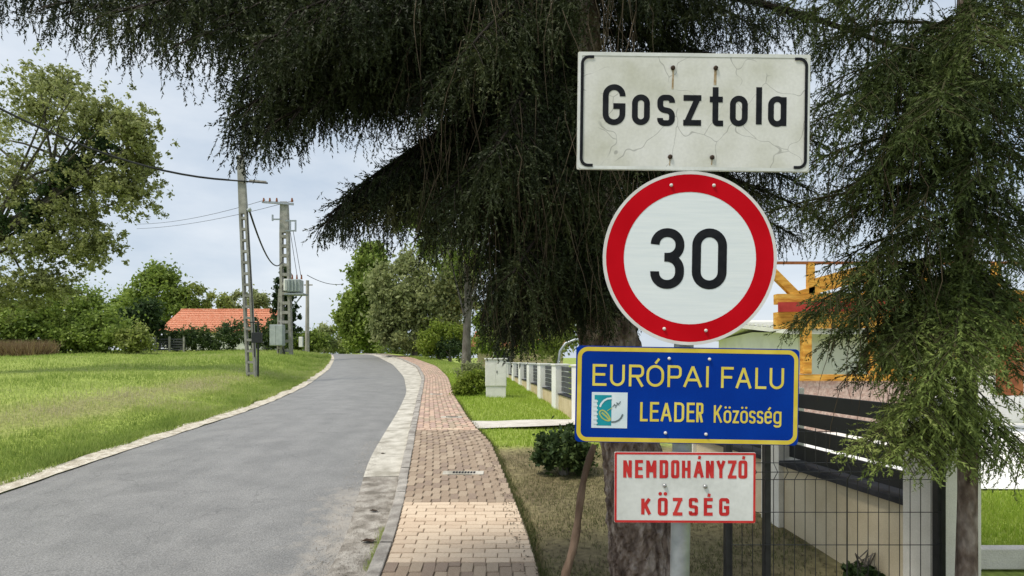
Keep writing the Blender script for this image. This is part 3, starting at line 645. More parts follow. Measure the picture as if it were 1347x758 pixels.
house('garden_house', 'pale house with brick red roof glimpsed behind cabinet and spruce', P(628, 0, 40)[0], P(628, 0, 40)[0] + 6, 40, .5, 2.5, 3.4, 7, M['beige'], M['tile'], [(P(660, 0, 40)[0], 1.6, 1.1, 1.1)])

# grey wire fence piece left of the hedge
fr = thing('garden_fence', 'short grey fence with pale post at left end of the dark hedge', 'fence', (*P(225, 462, 46)[:2], float(gz(P(225, 462, 46)[0], 46))))
for x in (204, 223, 242): MB().beam(P(x, 464, 46), P(x, 443, 46), .12, .12, (0, 1, 0)).part('post', M['lattice'], fr)
for i in range(5): MB().beam(P(204, 460 - i * 3.4, 46) + [0, .1, 0], P(242, 460 - i * 3.4, 46) + [0, .1, 0], .03, .12).part('board', M['slat_grey'], fr)

# ------------------------------------------------------------------ poles and wires
def lattice_pole(root, b, t, wb, wt, solid, rungs, d=.2):
    b, t = Vector(b), Vector(t); ax = (t - b); r = Vector((1, 0, 0))
    for s in (-1, 1):
        mb = MB(); p0, p1 = b + r * s * wb / 2, t + r * s * wt / 2
        q = b + ax * solid; 
        mb.beam(p0, p0.lerp(p1, solid), wb * .27, d, (0, 1, 0)); mb.part('pole_leg', M['lattice'], root)
    for i in range(rungs):
        f = (i + .6) / rungs * solid; c = b + ax * f; w = wb + (wt - wb) * f
        MB().box(c, (w - wb * .26, d * .95, wb * .32)).part('rung', M['lattice'], root)
    q = b + ax * solid; mb = MB(); w = wb + (wt - wb) * solid + wb * .27
    mb.add([q + Vector((sx * w / 2, sy * d / 2, 0)) for sx, sy in ((-1, -1), (1, -1), (1, 1), (-1, 1))] + [t + Vector((sx * w * .38, sy * d / 2, 0)) for sx, sy in ((-1, -1), (1, -1), (1, 1), (-1, 1))],
           [(3, 2, 1, 0), (4, 5, 6, 7), (0, 1, 5, 4), (1, 2, 6, 5), (2, 3, 7, 6), (3, 0, 4, 7)]); mb.part('pole_shaft', M['lattice'], root)
Y = 20.2; b = P(331.5, 491, Y); b[2] = float(gz(b[0], Y)) - .1; t = P(316.5, 205, Y)
pr = thing('lattice_pole', 'slender leaning concrete lattice pole on the grass by the road', 'utility pole', tuple(b))
lattice_pole(pr, b, t, .27, .17, .74, 15, .16)
MB().beam(P(330, 239, Y) + [0, -.12, 0], P(352, 241, Y) + [0, -.12, 0], .06, .06).part('crossarm', M['wood_old'], pr)
MB().tube([P(323, 278, Y) + [.12, -.1, 0], P(328, 276, Y) + [.1, -.1, 0]], .06, 6).part('cable_clamp', M['greybox'], pr)
MB().tube([P(327, 280, Y) + [0, -.12, 0], P(333, 380, Y) + [0, -.12, 0], P(337, 470, Y) + [0, -.12, 0]], .018, 5).part('down_cable', M['wire'], pr)
b = P(339.5, 492, 19.8); b[2] = float(gz(b[0], 19.8)) - .05
mr_ = thing('meter_post', 'thin black post with small dark box beside lattice pole', 'post', tuple(b))
MB().tube([b, b + np.array([0, 0, 2.05])], .035, 6).part('post', M['darkmetal'], mr_)
MB().box(b + np.array([0, -.08, 1.5]), (.32, .16, .36)).part('box', M['darkmetal'], mr_, .01)
MB().box(b + np.array([-.1, -.05, 2.03]), (.3, .04, .04)).part('arm', M['darkmetal'], mr_)

Y = 39; b = P(377, 468, Y); b[2] = float(gz(b[0], Y)) - .1; t = P(374, 266, Y)
tr_ = thing('transformer_pole', 'tall double concrete pole carrying transformer and grey cabinet', 'transformer pole', tuple(b))
lattice_pole(tr_, b, t, .62, .4, .8, 13, .35)
lattice_pole(tr_, b + np.array([-.5, .15, 0]), P(370, 380, Y) + [-.1, .15, 0], .3, .2, .8, 4, .25)
ca = MB().beam(P(347, 267, Y) + [0, -.25, 0], P(388, 270, Y) + [0, -.25, 0], .12, .14).part('crossarm', M['galv'], tr_)
for x in (349, 357, 366, 386):
    MB().tube([P(x, 267, Y) + [0, -.25, 0], P(x, 262, Y) + [0, -.25, 0]], [.09, .05], 6).part('insulator', M['browntimber'], ca)
for grp in (((((361, 290), (371, 290)), ((361, 284), (361, 292)))), (((378, 292), (391, 292)), ((378, 305), (391, 305)), ((391, 291), (391, 306)), ((384, 291), (384, 306)))):
    sw_ = MB()
    for a_, b_ in grp: sw_.beam(P(*a_, Y) + [0, -.3, 0], P(*b_, Y) + [0, -.3, 0], .09, .09, (0, 1, .1))
    sw_.part('switch_frame', M['galv'], tr_)
tf = MB().box(P(390, 377, Y) + [0, -.2, 0], (.85, .8, .85)).part('transformer', M['greybox'], tr_, .04)
for i in range(5): MB().box(P(381 + i * 4.4, 377, Y) + [0, -.66, 0], (.05, .1, .75)).part('cooling_fin', M['greybox'], tf)
MB().box(P(381, 376, Y) + [-.06, -.3, 0], (.3, .5, .8)).part('fuse_box', M['white'], tf, .03)
for x in (386, 392, 398): MB().tube([P(x, 368, Y) + [0, -.2, 0], P(x, 362, Y) + [0, -.2, 0]], [.07, .04], 6).part('bushing', M['browntimber'], tf)
MB().box(P(391, 388, Y) + [0, -.2, 0], (1.3, .9, .1)).part('platform', M['galv'], tr_)
st = MB(); st.beam(P(397, 389, Y), P(379, 412, Y), .07, .07); st.part('strut', M['galv'], tr_)
cb = MB().box(P(368.5, 441.5, Y) + [0, -.45, 0], (.88, .5, 1.42)).part('cabinet', M['greybox'], tr_, .03)
for s in (-1, 1): MB().box(P(368.5, 441.5, Y) + [s * .215, -.715, -.02], (.4, .03, 1.28)).part('cabinet_door', M['greybox'], cb)
MB().beam(P(371, 456, Y), P(381, 470, Y) + [0, -.6, 0], .07, .07).part('guard_strut', M['darkmetal'], tr_)
for k_, (x0, x1) in enumerate(((384, 393), (388, 398))): MB().tube([P(x0, 306, Y) + [0, -.3, 0], P(x1, 364, Y) + [0, -.3, 0]], .018, 4).part('lead_wire', M['wire'], tr_)
b = P(404, 457, 50); b[2] = float(gz(b[0], 50))
sp = thing('wooden_pole', 'thin pale wooden pole right of the transformer pole', 'utility pole', tuple(b))
MB().tube([b, P(404.5, 369, 50)], [.2, .14], 8).part('shaft', M['wood_old'], sp)
MB().beam(P(400, 375, 50), P(411, 375, 50), .1, .1).part('crossarm', M['wood_old'], sp)
MB().box(P(396, 450, 42), (.28, .2, .75)).solo('marker_stone', M['white'], 'small white marker stone in grass beside transformer pole', 'marker', tuple(P(396, 457, 42)), bevel=.03)
def wire(label, a, b, sag, r):
    a, b = np.array(a), np.array(b); pts = [a * (1 - t) + b * t - np.array([0, 0, sag * 4 * t * (1 - t)]) for t in np.linspace(0, 1, 15)]
    MB().tube(pts, r, 5).solo('overhead_wire', M['wire'], label, 'wire', tuple(a), 'overhead wires')
wire('thick cable sagging from left edge across pale tree to lattice pole', P(-70, 105, 15), P(302, 237, 20.1), .55, .035)
wire('cable sagging from lattice pole to transformer pole', P(328, 277, 20.1), P(371, 345, 39), .9, .035)
wire('short cable from spruce tips to top of lattice pole', P(302, 237, 20.1), P(352, 241, 20), .0, .03)
wire('faint upper wire from left edge to the transformer crossarm', P(180, 295, 60), P(349, 263, 39), .4, .016)
wire('faint lower wire from left edge to the transformer crossarm', P(180, 301, 60), P(386, 264, 39), .4, .016)
wire('thin wire from wooden pole to the columnar tree', P(404, 362, 50), P(450, 374, 60), .3, .03)

# ------------------------------------------------------------------ utility cabinet and white post fence
c = P(652.5, 522, 15); c[2] = float(gz(c[0], 15))
ub = thing('utility_cabinet', 'pale grey utility cabinet standing on the lawn at the hanging spruce tips', 'cabinet', tuple(c))
MB().box(c + np.array([0, 0, .13]), (.52, .32, .3)).part('plinth', M['cabinet'], ub, .01)
bd = MB().box(c + np.array([0, 0, .63]), (.55, .34, .7)).part('body', M['cabinet'], ub, .012)
for s in (-1, 1): MB().box(c + np.array([s * .133, -.172, .63]), (.262, .012, .66)).part('door', M['cabinet'], bd, .004)
MB().box(c + np.array([.03, -.183, .66]), (.02, .012, .07)).part('handle', M['darkmetal'], bd)
MB().box(c + np.array([0, 0, 1.0]), (.6, .4, .04)).part('lid', M['cabinet'], ub, .008)

fr = thing('white_post_fence', 'garden fence of white posts and grey louvres on beige plinth', 'fence', (garden_x(13), 13, .46))
ang = math.atan(-.105); D = Vector((math.sin(ang), math.cos(ang), 0))
def fpt(y, z): return Vector((garden_x(y), y, z))
def fgz(y): return .45 + (y - 12) * .010 - .02
posts = [8.5, 10.7, 12.9, 15.1, 17.3, 19.5, 21.7, 23.9, 26.1, 28.3]
for i, y in enumerate(posts):
    top = 1.47 - (y - 12.9) * .006
    MB().beam(fpt(y, fgz(y) - .2), fpt(y, top), .3, .5, D).part('post', M['white'], fr, .008)
    MB().beam(fpt(y, top), fpt(y, top + .03), .34, .54, D).part('post_cap', M['white'], fr)
for y0, y1 in zip(posts[:-1], posts[1:]):
    a, b = y0 + .25, y1 - .25; hb = .40
    z0, z1 = fgz(a) - .1, fgz((a + b) / 2) + hb
    MB().beam(fpt(a, (z0 + z1) / 2), fpt(b, (z0 + z1) / 2), .16, z1 - z0).part('plinth_wall', M['beige'], fr)
    MB().beam(fpt(a, z1 + .012), fpt(b, z1 + .012), .2, .022).part('coping', M['coping'], fr)
    zt = 1.44 - (y0 - 12.9) * .006; ns = 5
    for k_ in range(ns):
        zz_ = z1 + .06 + (zt - z1 - .06) * (k_ + .5) / ns
        MB().beam(fpt(a, zz_), fpt(b, zz_), .03, (zt - z1 - .06) / ns * .8).part('louvre', M['slat_grey'], fr)
# curved grey pipe behind it
pp = [P(735, 478, 14) + [0, 0, 0], P(737, 462, 14), P(744, 452, 14), P(757, 447, 14), P(775, 446, 14)]
MB().tube([(pp[0][0], pp[0][1], .4)] + pp, .035, 8).solo('curved_pipe', M['galv'], 'curved grey pipe rising behind the white post fence', 'pipe', (pp[0][0], 14, .4))

# ------------------------------------------------------------------ rendered wall with black slats, right
def wx(Y): return 3.2 - .115 * Y
ang = math.atan(-.115); D = Vector((math.sin(ang), math.cos(ang), 0)); R = Vector((D.y, -D.x, 0))
def wpt(y, z, off=0): return Vector((wx(y), y, z)) + R * off
wr = thing('slat_wall', 'low sand rendered wall with grey pillars and black slats behind wire mesh', 'wall', (wx(4.6), 4.6, 0))
for (a, b, top) in ((3.62, 3.92, 1.36), (5.38, 5.68, 1.36), (7.25, 7.55, 1.36)):
    MB().beam(wpt(a, top / 2 - .1, .06), wpt(b, top / 2 - .1, .06), .26, top + .2).part('pillar', M['pillar'], wr, .006)
for (a, b) in ((3.922, 5.378), (5.682, 7.248)):
    MB().beam(wpt(a, .22, .08), wpt(b, .22, .08), .2, .82).part('rendered_base', M['render'], wr)
    MB().beam(wpt(a, .655, .06), wpt(b, .655, .06), .26, .045).part('coping', M['coping'], wr, .004)
    for k_ in range(4):
        z = .775 + k_ * .158
        MB().beam(wpt(a - .02, z, .05), wpt(b + .02, z, .05), .025, .13).part('slat', M['slat_black'], wr, .003)
# grey gate post behind the small spruce
MB().beam((2.98, 3.8, -.2), (2.98, 3.8, 1.25), .2, .12, (0, 1, 0)).solo('gate_post', M['pillar'], 'pale grey gate post right behind the thin spruce trunk', 'gate post', (2.98, 3.8, 0), bevel=.005)

# welded mesh fence
mf = thing('mesh_fence', 'dark welded wire mesh panel with folds between black posts', 'fence', (1.95, 3.47, 0)); Yf = 3.47
g0 = .03
for px, w in ((960, .04), (1011, .035), (1240, .05)):
    x = (px - 673.5) * Yf / FPX
    MB().box((x, Yf + .03, g0 + .6), (w, .05, 1.24)).part('post', M['darkmetal'], mf, .003)
    MB().box((x, Yf + .03, g0 + 1.225), (w + .004, .054, .012)).part('post_cap', M['darkmetal'], mf)
zs = [1.65 - (y_ - 470) * Yf / FPX for y_ in (568, 609, 620, 631, 674, 717, 762, 805)]
x0, x1 = (962 - 673.5) * Yf / FPX, (1238 - 673.5) * Yf / FPX
fold = {2: -.028}
for i, z in enumerate(zs): MB().tube([(x0, Yf + fold.get(i, 0), z), (x1, Yf + fold.get(i, 0), z)], .0026, 5).part('horizontal_bar', M['darkmetal'], mf)
nb = 21
for i in range(nb):
    x = x0 + (x1 - x0) * i / (nb - 1); th = .0045 if i == 11 else .0024
    MB().tube([(x, Yf - .004, zs[0] + .02), (x, Yf - .004, zs[1]), (x + .012, Yf - .032, zs[2]), (x, Yf - .004, zs[3]), (x, Yf - .004, zs[-1] - .06)], th, 5).part('vertical_bar', M['darkmetal'], mf)

# garden beyond on the right: paving, edging, terrace with timber frame
sheet('garden_paving', lambda Y: 3.3, lambda Y: 14, np.linspace(6.5, 10.5, 12), lambda x, Y, t: float(gz(x, Y)) + .03, M['white'], 12)
MB().box((5.6, 4.42, .1), (5.2, .1, .16)).solo('garden_edging', M['concrete'], 'pale concrete edging stone at the near rim of garden lawn', 'edging', (5.6, 4.42, 0), bevel=.01)
Y = 9.6
def at(px, py, y=Y): return Vector(P(px, py, y))
te = thing('timber_terrace', 'terrace with orange timber frame on pale brick base behind slat wall', 'terrace', (*P(1150, 560, Y)[:2], .3))
bw = MB().box(((at(1030, 0).x + at(1225, 0).x) / 2, Y + .1, .75), (at(1225, 0).x - at(1030, 0).x, .22, 1.05)).part('brick_base', M['brickpink'], te)
MB().beam(at(1030, 497) + Vector((0, .1, 0)), at(1225, 497) + Vector((0, .1, 0)), .3, .1).part('timber_cap', M['pine'], te)
for x in (1060, 1150, 1178, 1262, 1335): MB().beam(at(x, 492), at(x, 425), .14, .14, (0, 1, 0)).part('post', M['pine'], te, .01)
MB().beam(at(1020, 422), at(1420, 418), .16, .28).part('eaves_beam', M['pine'], te)
MB().beam(at(1020, 405) + Vector((0, -.12, 0)), at(1420, 401) + Vector((0, -.12, 0)), .06, .16).part('red_fascia', M['redtrim'], te)
MB().beam(at(1020, 394), at(1420, 388), .14, .17).part('wall_plate', M['pine'], te)
MB().beam(at(1020, 346), at(1420, 346), .04, .045).part('string_line', M['browntimber'], te)
for a_, b_ in (((1010, 352), (1050, 392)), ((1070, 372), (1150, 350)), ((1050, 388), (1150, 360))): MB().beam(at(*a_), at(*b_), .1, .13).part('rafter', M['pine'], te)
for x in (1066, 1142, 1215, 1310): MB().beam(at(x, 392), at(x, 346), .1, .1, (0, 1, 0)).part('strut', M['pine'], te)
for i in range(3): MB().beam(at(1290, 440 + i * 14) , at(1420, 436 + i * 14), .08, .1).part('rail', M['browntimber'], te)
MB().beam(at(1328, 520), at(1328, 440), .3, .2, (0, 1, 0)).part('brown_board', M['browntimber'], te)
house('white_house', 'white walled house behind the timber terrace and spruce', P(1050, 0, 13)[0], P(1050, 0, 13)[0] + 9, 13, .2, 2.2, 2.45, 5, M['white'], M['cabinet'], [])
MB().box((8.2, 10.7, .75), (5.2, .25, 1.1)).solo('white_garden_wall', M['white'], 'white garden wall above the pale paving at right edge', 'wall', (8.2, 10.7, .3), bevel=.01)
bush('garden_shrub', 'green shrub seen between the terrace posts', 'shrub', 1165, 470, 11.5, 24, 22, 2500, .1, 'leaf_light', 61)
bush('garden_shrub', 'pale shrub below the brown timbers at right edge', 'shrub', 1305, 505, 11, 30, 26, 2500, .1, 'leaf_grey', 62)

# ------------------------------------------------------------------ spruces
def strand(L, seed):
    """one hanging spray along +x: twig with side shoots, needles as slim triangles"""
    r = np.random.default_rng(seed); V, F = [], []
    def ndl(p, d, up, length, n_):
        for i in range(n_):
            t = (i + r.uniform(0, 1)) / n_; a = r.uniform(0, 2 * np.pi)
            q = np.cross(d, up); q /= np.linalg.norm(q) + 1e-9; w = np.cross(q, d)
            o = q * np.cos(a) + w * np.sin(a); nd = d * .75 + o * .66; nl = r.uniform(.016, .026)
            b = p + d * length * t; s = np.cross(nd, r.normal(0, 1, 3)); s = s / (np.linalg.norm(s) + 1e-9) * .0046
            k = len(V); V.extend([b - s, b + s, b + nd * nl]); F.append((k, k + 1, k + 2))
    def rib(p, d, length, w):
        s = np.cross(d, [.3, .5, .8]); s = s / np.linalg.norm(s) * w; k = len(V)
        V.extend([p - s, p + s, p + d * length]); F.append((k, k + 1, k + 2))
    X = np.array([1., 0, 0]); U = np.array([0, 0, 1.]); cur = np.zeros(3); d = X.copy(); seg = max(2, int(L / .07)); side = 1
    for i in range(seg):
        d = d + r.normal(0, .09, 3); d /= np.linalg.norm(d); l = L / seg
        rib(cur, d, l, .0022); ndl(cur, d, U, l, int(l / .0095))
        if L > .15 and i < seg - 1:
            for s in (1, -1):
                o = np.array([0, math.cos(i * 1.3), math.sin(i * 1.3)]) * s
                sd_ = d * .7 + o * .72; sd_ /= np.linalg.norm(sd_); sl = r.uniform(.05, .115) * (1 - .45 * i / seg)
                rib(cur, sd_, sl, .0015); ndl(cur, sd_, U, sl, int(sl / .012))
        cur = cur + d * l
    return np.array(V), np.array(F)
TPL = {L: [strand(L, 100 + int(L * 100) + i) for i in range(4)] for L in (.10, .2, .36, .55)}

def build_strands(items, seed):
    """items (n, 9): anchor, direction, length, tint, roll -> one needle mesh"""
    r = np.random.default_rng(seed); Ls = np.array(sorted(TPL)); it = np.array(items)
    kind = np.abs(it[:, 6][:, None] - Ls[None]).argmin(1) * 4 + r.integers(0, 4, len(it))
    VV, FF, TT, off = [], [], [], 0
    for kk in np.unique(kind):
        sel = it[kind == kk]; L = Ls[kk // 4]; tv, tf_ = TPL[L][kk % 4]
        d = sel[:, 3:6] / np.linalg.norm(sel[:, 3:6], axis=1)[:, None]
        ref = np.where(np.abs(d[:, 2:3]) > .9, np.array([[1., 0, 0]]), np.array([[0, 0, 1.]]))
        a = np.cross(ref, d); a /= np.linalg.norm(a, axis=1)[:, None]; b = np.cross(d, a); c_, s_ = np.cos(sel[:, 8])[:, None], np.sin(sel[:, 8])[:, None]
        a, b = a * c_ + b * s_, b * c_ - a * s_
        sc_ = (sel[:, 6] / L)[:, None]; 
        v = sel[:, None, :3] + tv[None, :, 0:1] * (d * sc_)[:, None] + tv[None, :, 1:2] * a[:, None] + tv[None, :, 2:3] * b[:, None]
        n_, k_ = v.shape[:2]; VV.append(v.reshape(-1, 3)); FF.append((tf_[None] + (np.arange(n_) * k_)[:, None, None] + off).reshape(-1, 3)); off += n_ * k_
        TT.append(np.repeat(sel[:, 7], k_) + r.normal(0, .08, n_ * k_))
    return np.concatenate(VV), np.concatenate(FF), np.concatenate(TT)

def bough(a, b, rise, hang, sec, slen, step, seed, tint=.45, wood=None, outline=None, sdens=1.0, r0=.02, twigs=None):
    """a branch from a to b with side boughs; sprays hang from them"""
    r = np.random.default_rng(seed); a, b = np.array(a, float), np.array(b, float); L = np.linalg.norm(b - a)
    mid = (a + b) / 2 + np.array([0, 0, rise]); out = []
    cur = lambda t: a * (1 - t) ** 2 + 2 * mid * t * (1 - t) + b * t * t
    if wood is not None:
        wp = [cur(t) for t in np.linspace(0, 1, 14)]
        if outline is not None:
            k9 = 0
            while k9 < 14 and not (wp[k9][1] > .3 and HOR - (wp[k9][2] - CAMZ) * FPX / wp[k9][1] > np.interp(673.5 + FPX * wp[k9][0] / wp[k9][1], outline[0], outline[1]) - 10): k9 += 1
            wp = wp[:k9]
        if len(wp) > 2: wood.tube(wp, list(np.linspace(r0, r0 * .25, 14))[:len(wp)], 5, False)
    n_ = max(3, int(L / step)); bt = r.normal(0, .13)
    for i in range(n_):
        t = .12 + .88 * (i + r.uniform(0, .8)) / n_; t = min(t, 1.0); p = cur(t); tg = cur(min(1, t + .02)) - cur(t - .02); tg /= np.linalg.norm(tg)
        side = np.cross(tg, [0, 0, 1.]); side /= np.linalg.norm(side) + 1e-9
        for s in (1, -1):
            sl = sec * (1 - .72 * t) * r.uniform(.6, 1.2) + .05
            sd_ = tg * r.uniform(.45, .9) + side * s * r.uniform(.5, 1) + np.array([0, 0, -.25 - .45 * hang * r.uniform(.3, 1)]); sd_ /= np.linalg.norm(sd_)
            if outline is not None:
                over = lambda q_: HOR - (q_[2] - CAMZ) * FPX / q_[1] > np.interp(673.5 + FPX * q_[0] / q_[1], outline[0], outline[1]) - 12
                while sl > .06 and over(p + sd_ * sl): sl *= .7
                if sl <= .06: continue
            e = p + sd_ * sl; ns = max(1, int(sl / .052 * sdens)); tn = tint + bt + r.normal(0, .09)
            if wood is not None and sl > .12: wood.tube([p, (p + e) / 2 + [0, 0, .01], e], [.004, .003, .0015], 3, False)
            hg = hang * r.uniform(.72, 1.04)
            for j in range(ns):
                f = (j + r.uniform(.3, 1)) / ns; q = p + sd_ * sl * f
                dv = sd_ * (1 - hg) * 1.3 + np.cross(sd_, [0, 0, 1.]) * r.choice([-1, 1]) * (1 - hg) * .8 + np.array([0, 0, -1.]) * hg * 1.2 + r.normal(0, .2, 3)
                ln = slen * r.uniform(.45, 1.25) * (1 - .35 * t)
                if outline is not None:
                    px = 673.5 + FPX * q[0] / q[1]; py = HOR - (q[2] - CAMZ) * FPX / q[1]
                    lim = np.interp(px, outline[0], outline[1]) + r.normal(0, 5) + 7 * math.sin(px * .21) + 6 * math.sin(px * .083 + 1)
                    room = (lim - py) * q[1] / FPX
                    if room < .06: continue
                    ln = min(ln, room)
                out.append((*q, *dv, max(.07, ln), tn, r.uniform(0, 6.28)))
        for s in (1, -1, 0):             # short sprays lying along the top of the bough
            px = 673.5 + FPX * p[0] / max(p[1], .3); py = HOR - (p[2] - CAMZ) * FPX / max(p[1], .3)
            if outline is not None and py > np.interp(px, outline[0], outline[1]) - 14: continue
            out.append((*(p + r.normal(0, .012, 3)), *(tg * r.uniform(.5, 1) + side * s * r.uniform(.4, 1) + np.array([0, 0, r.uniform(-.25, .3)])), r.uniform(.1, .2), tint + bt + r.normal(.08, .1), r.uniform(0, 6.28)))
        if twigs is not None and r.uniform() < .8:
            q = p + r.normal(0, .06, 3); pts = [q]; hl = r.uniform(.3, .8)
            for k_ in range(5):
                q = q + np.array([r.normal(0, .025), r.normal(0, .03), -hl / 5])
                if outline is not None and HOR - (q[2] - CAMZ) * FPX / q[1] > np.interp(673.5 + FPX * q[0] / q[1], outline[0], outline[1]) - 15: break
                pts.append(q)
            if len(pts) > 3: twigs.tube(pts, [.0026, .0024, .0021, .0018, .0014, .0008][:len(pts)], 3, False)
    out.append((*b, *(cur(1) - cur(.94)), .14, tint + bt, 0))
    return out

# --- big spruce
TY = 3.85
tb = P(838, 770, TY); tb[2] = float(gz(tb[0], TY)) - .05
big = thing('spruce_tree', 'huge spruce with weeping dark boughs and thick trunk behind the signs', 'tree', tuple(tb))
def trk(z): return np.array([np.interp(z, [0, 1.0, 2.0, 3.0, 4.2, 9], [.90, .80, .62, .47, .38, .2]), TY + np.interp(z, [0, 9], [0, .1]), z])
mb = MB(); zk = [-.15, .05, .25, .6, 1.0, 1.5, 2, 2.5, 3, 3.5, 4.2, 5.5, 7, 9, 11]
rad = [.25, .22, .21, .2, .195, .195, .19, .195, .19, .185, .175, .15, .12, .08, .03]
zs_ = list(np.arange(-.15, 4.3, .02)) + list(np.arange(4.4, 11, .3)); nseg = 84; rr = np.random.default_rng(3)
cellr = rr.normal(0, 1, (400, 60)); vs = []
for i, z in enumerate(zs_):
    r_ = np.interp(z, zk, rad)
    for k_ in range(nseg):
        a = 2 * math.pi * k_ / nseg
        u = a / (2 * math.pi) * 27 + .5 * math.sin(z * 9 + a * 3); v = z / .062 + .6 * math.sin(a * 7 + z * 4)
        ci, cj = int(v) % 400, int(u) % 27; v2 = v - int(v); u2 = u - math.floor(u)
        edge = min(u2, 1 - u2, v2, 1 - v2)
        q = r_ + (.006 * cellr[ci, cj] + .012 * min(1, edge * 4) - .008 + rr.normal(0, .002)) * (1 if z < 4.3 else .3) + .012 * math.sin(3 * a + z * 2)
        vs.append(trk(z) + np.array([math.cos(a) * q, math.sin(a) * q, 0]))
mb.add(vs, [(i * nseg + k_, i * nseg + (k_ + 1) % nseg, (i + 1) * nseg + (k_ + 1) % nseg, (i + 1) * nseg + k_) for i in range(len(zs_) - 1) for k_ in range(nseg)], False)
mb.part('trunk', M['bark'], big)
ol_left = ([-300, -60, 0, 45, 86, 117, 150, 192, 226, 255, 268, 283, 300, 319, 345, 358, 377, 400, 420, 445, 470, 500, 2000], [20, 35, 42, 58, 72, 100, 108, 132, 172, 160, 162, 195, 222, 236, 240, 232, 218, 207, 200, 190, 165, 170, 500])
ol_mid = ([-1000, 395, 412, 425, 440, 470, 482, 520, 560, 585, 600, 615, 640, 660, 700, 720, 735, 760, 800, 900, 2000], [-200, 300, 330, 335, 325, 332, 345, 350, 378, 372, 385, 425, 472, 478, 476, 450, 455, 462, 470, 440, 440])
items = []; wood = MB(); twigs = MB(); sd0 = 500
def B(z, end, rise, hang, sec, slen, step, ol, tint=.42, tw=None, sdens=1.0, r0=.022):
    global sd0; sd0 += 1; items.extend(bough(trk(z), end, rise, hang, sec, slen, step, sd0, tint, wood, ol, sdens, r0, tw))
# boughs sweeping out to the left over the road, sprays hanging into view
for (x, y, Yd, z, h_) in ((20, -8, 3.2, 4.5, .3), (-60, -20, 3.6, 4.7, .3), (95, 18, 3.4, 4.5, .3), (165, 40, 3.3, 4.4, .3), (230, 60, 3.0, 4.3, .36), (290, 60, 3.4, 4.3, .42), (320, 105, 3.1, 4.3, .48),
                       (340, 90, 3.6, 4.2, .48), (395, 60, 3.0, 4.1, .42), (430, 80, 3.4, 4.1, .42), (380, 20, 2.7, 4.3, .4), (460, 40, 2.9, 4.2, .42), (120, -20, 3.9, 4.7, .34), (250, 10, 3.9, 4.6, .4), (60, 10, 3.0, 4.4, .3), (140, 20, 2.9, 4.4, .32), (200, 30, 3.6, 4.5, .4), (310, 120, 3.3, 4.1, .45), (330, 60, 2.8, 4.2, .45), (360, 110, 3.2, 4.0, .45), (300, 20, 3.1, 4.4, .5), (410, 130, 3.2, 3.9, .3), (350, 40, 3.9, 4.3, .5), (450, 90, 3.8, 4.0, .4), (318, 165, 3.2, 4.05, .4), (326, 175, 3.5, 4.0, .4), (345, 170, 3.0, 3.95, .35), (305, 150, 3.0, 4.1, .35)):
    B(z, P(x, y, Yd), .25, .93, .55, h_, .085, ol_left, .36 if x < 300 else .42)
# drooping boughs that fill the middle, down to the fence
for (x, y, Yd, z, h_) in ((420, 300, 3.4, 3.7, .25), (450, 262, 3.2, 3.6, .36), (430, 285, 3.2, 3.65, .25), (442, 280, 3.6, 3.6, .28), (465, 265, 3.4, 3.5, .32), (475, 280, 3.2, 3.4, .3), (510, 280, 3.5, 3.3, .32), (500, 230, 3.6, 3.5, .5), (540, 260, 3.3, 3.4, .5), (590, 250, 3.0, 3.3, .5), (600, 190, 3.5, 3.6, .6), (640, 330, 3.2, 3.0, .55), (665, 300, 3.5, 3.1, .6),
                       (690, 340, 3.3, 2.9, .5), (560, 110, 3.0, 3.9, .5), (620, 60, 2.8, 4.2, .5), (510, 60, 3.3, 4.1, .5), (670, 150, 3.0, 3.7, .55), (720, 330, 3.5, 2.7, .45), (650, 200, 2.8, 3.6, .6), (575, 170, 3.8, 3.8, .6), (620, 120, 4.3, 3.8, .6), (700, 250, 4.4, 3.4, .6), (480, 150, 3.9, 4.0, .4), (740, 360, 4.2, 2.6, .4), (655, 385, 3.3, 2.75, .4), (680, 395, 3.1, 2.7, .4), (645, 375, 3.6, 2.8, .45), (705, 380, 3.4, 2.6, .4), (745, 350, 3.2, 2.5, .4), (775, 330, 3.3, 2.6, .45), (730, 250, 3.1, 3.0, .5), (765, 200, 3.3, 3.2, .5), (600, 300, 3.4, 3.1, .4), (560, 300, 3.6, 3.3, .35), (690, 100, 3.2, 3.7, .5), (648, 420, 3.3, 2.5, .3), (665, 435, 3.1, 2.4, .28), (685, 425, 3.5, 2.4, .3), (700, 410, 3.2, 2.35, .32), (725, 395, 3.6, 2.3, .3), (750, 400, 3.3, 2.3, .3), (640, 400, 3.8, 2.6, .35), (770, 390, 3.2, 2.4, .3), (675, 360, 2.9, 2.7, .4)):
    B(z, P(x, y, Yd), .18, .93, .5, h_, .07, ol_mid, .4, twigs if x > 545 else None)
# boughs behind and above the signs
for (x, y, Yd, z, h_) in ((860, -30, 3.2, 4.4, .4), (940, -20, 3.6, 4.4, .4), (900, 20, 4.4, 4.2, .5), (1000, 40, 4.4, 4.3, .45), (860, 120, 4.6, 3.6, .5), (960, 150, 4.6, 3.6, .5), (1040, 120, 4.8, 3.9, .4), (900, 250, 4.8, 3.0, .45), (1000, 260, 4.8, 3.1, .4), (820, 300, 4.5, 2.9, .4), (1060, 30, 4.0, 4.4, .3), (1065, 250, 4.4, 3.3, .26), (1085, 290, 4.2, 3.1, .24), (1045, 310, 4.5, 2.9, .24), (1080, 190, 4.3, 3.5, .3), (1030, 220, 4.2, 3.3, .3)):
    B(z, P(x, y, Yd), .2, .9, .5, h_, .08, ol_mid, .42, twigs if x < 900 else None)
for z, ends in ((2.3, ((790, 380), (745, 400), (720, 300))), (2.9, ((780, 250), (760, 300)))):
    for (x, y) in ends: B(z, P(x, y, 3.45), .1, .9, .3, .3, .1, ol_mid, .3, twigs, .5)
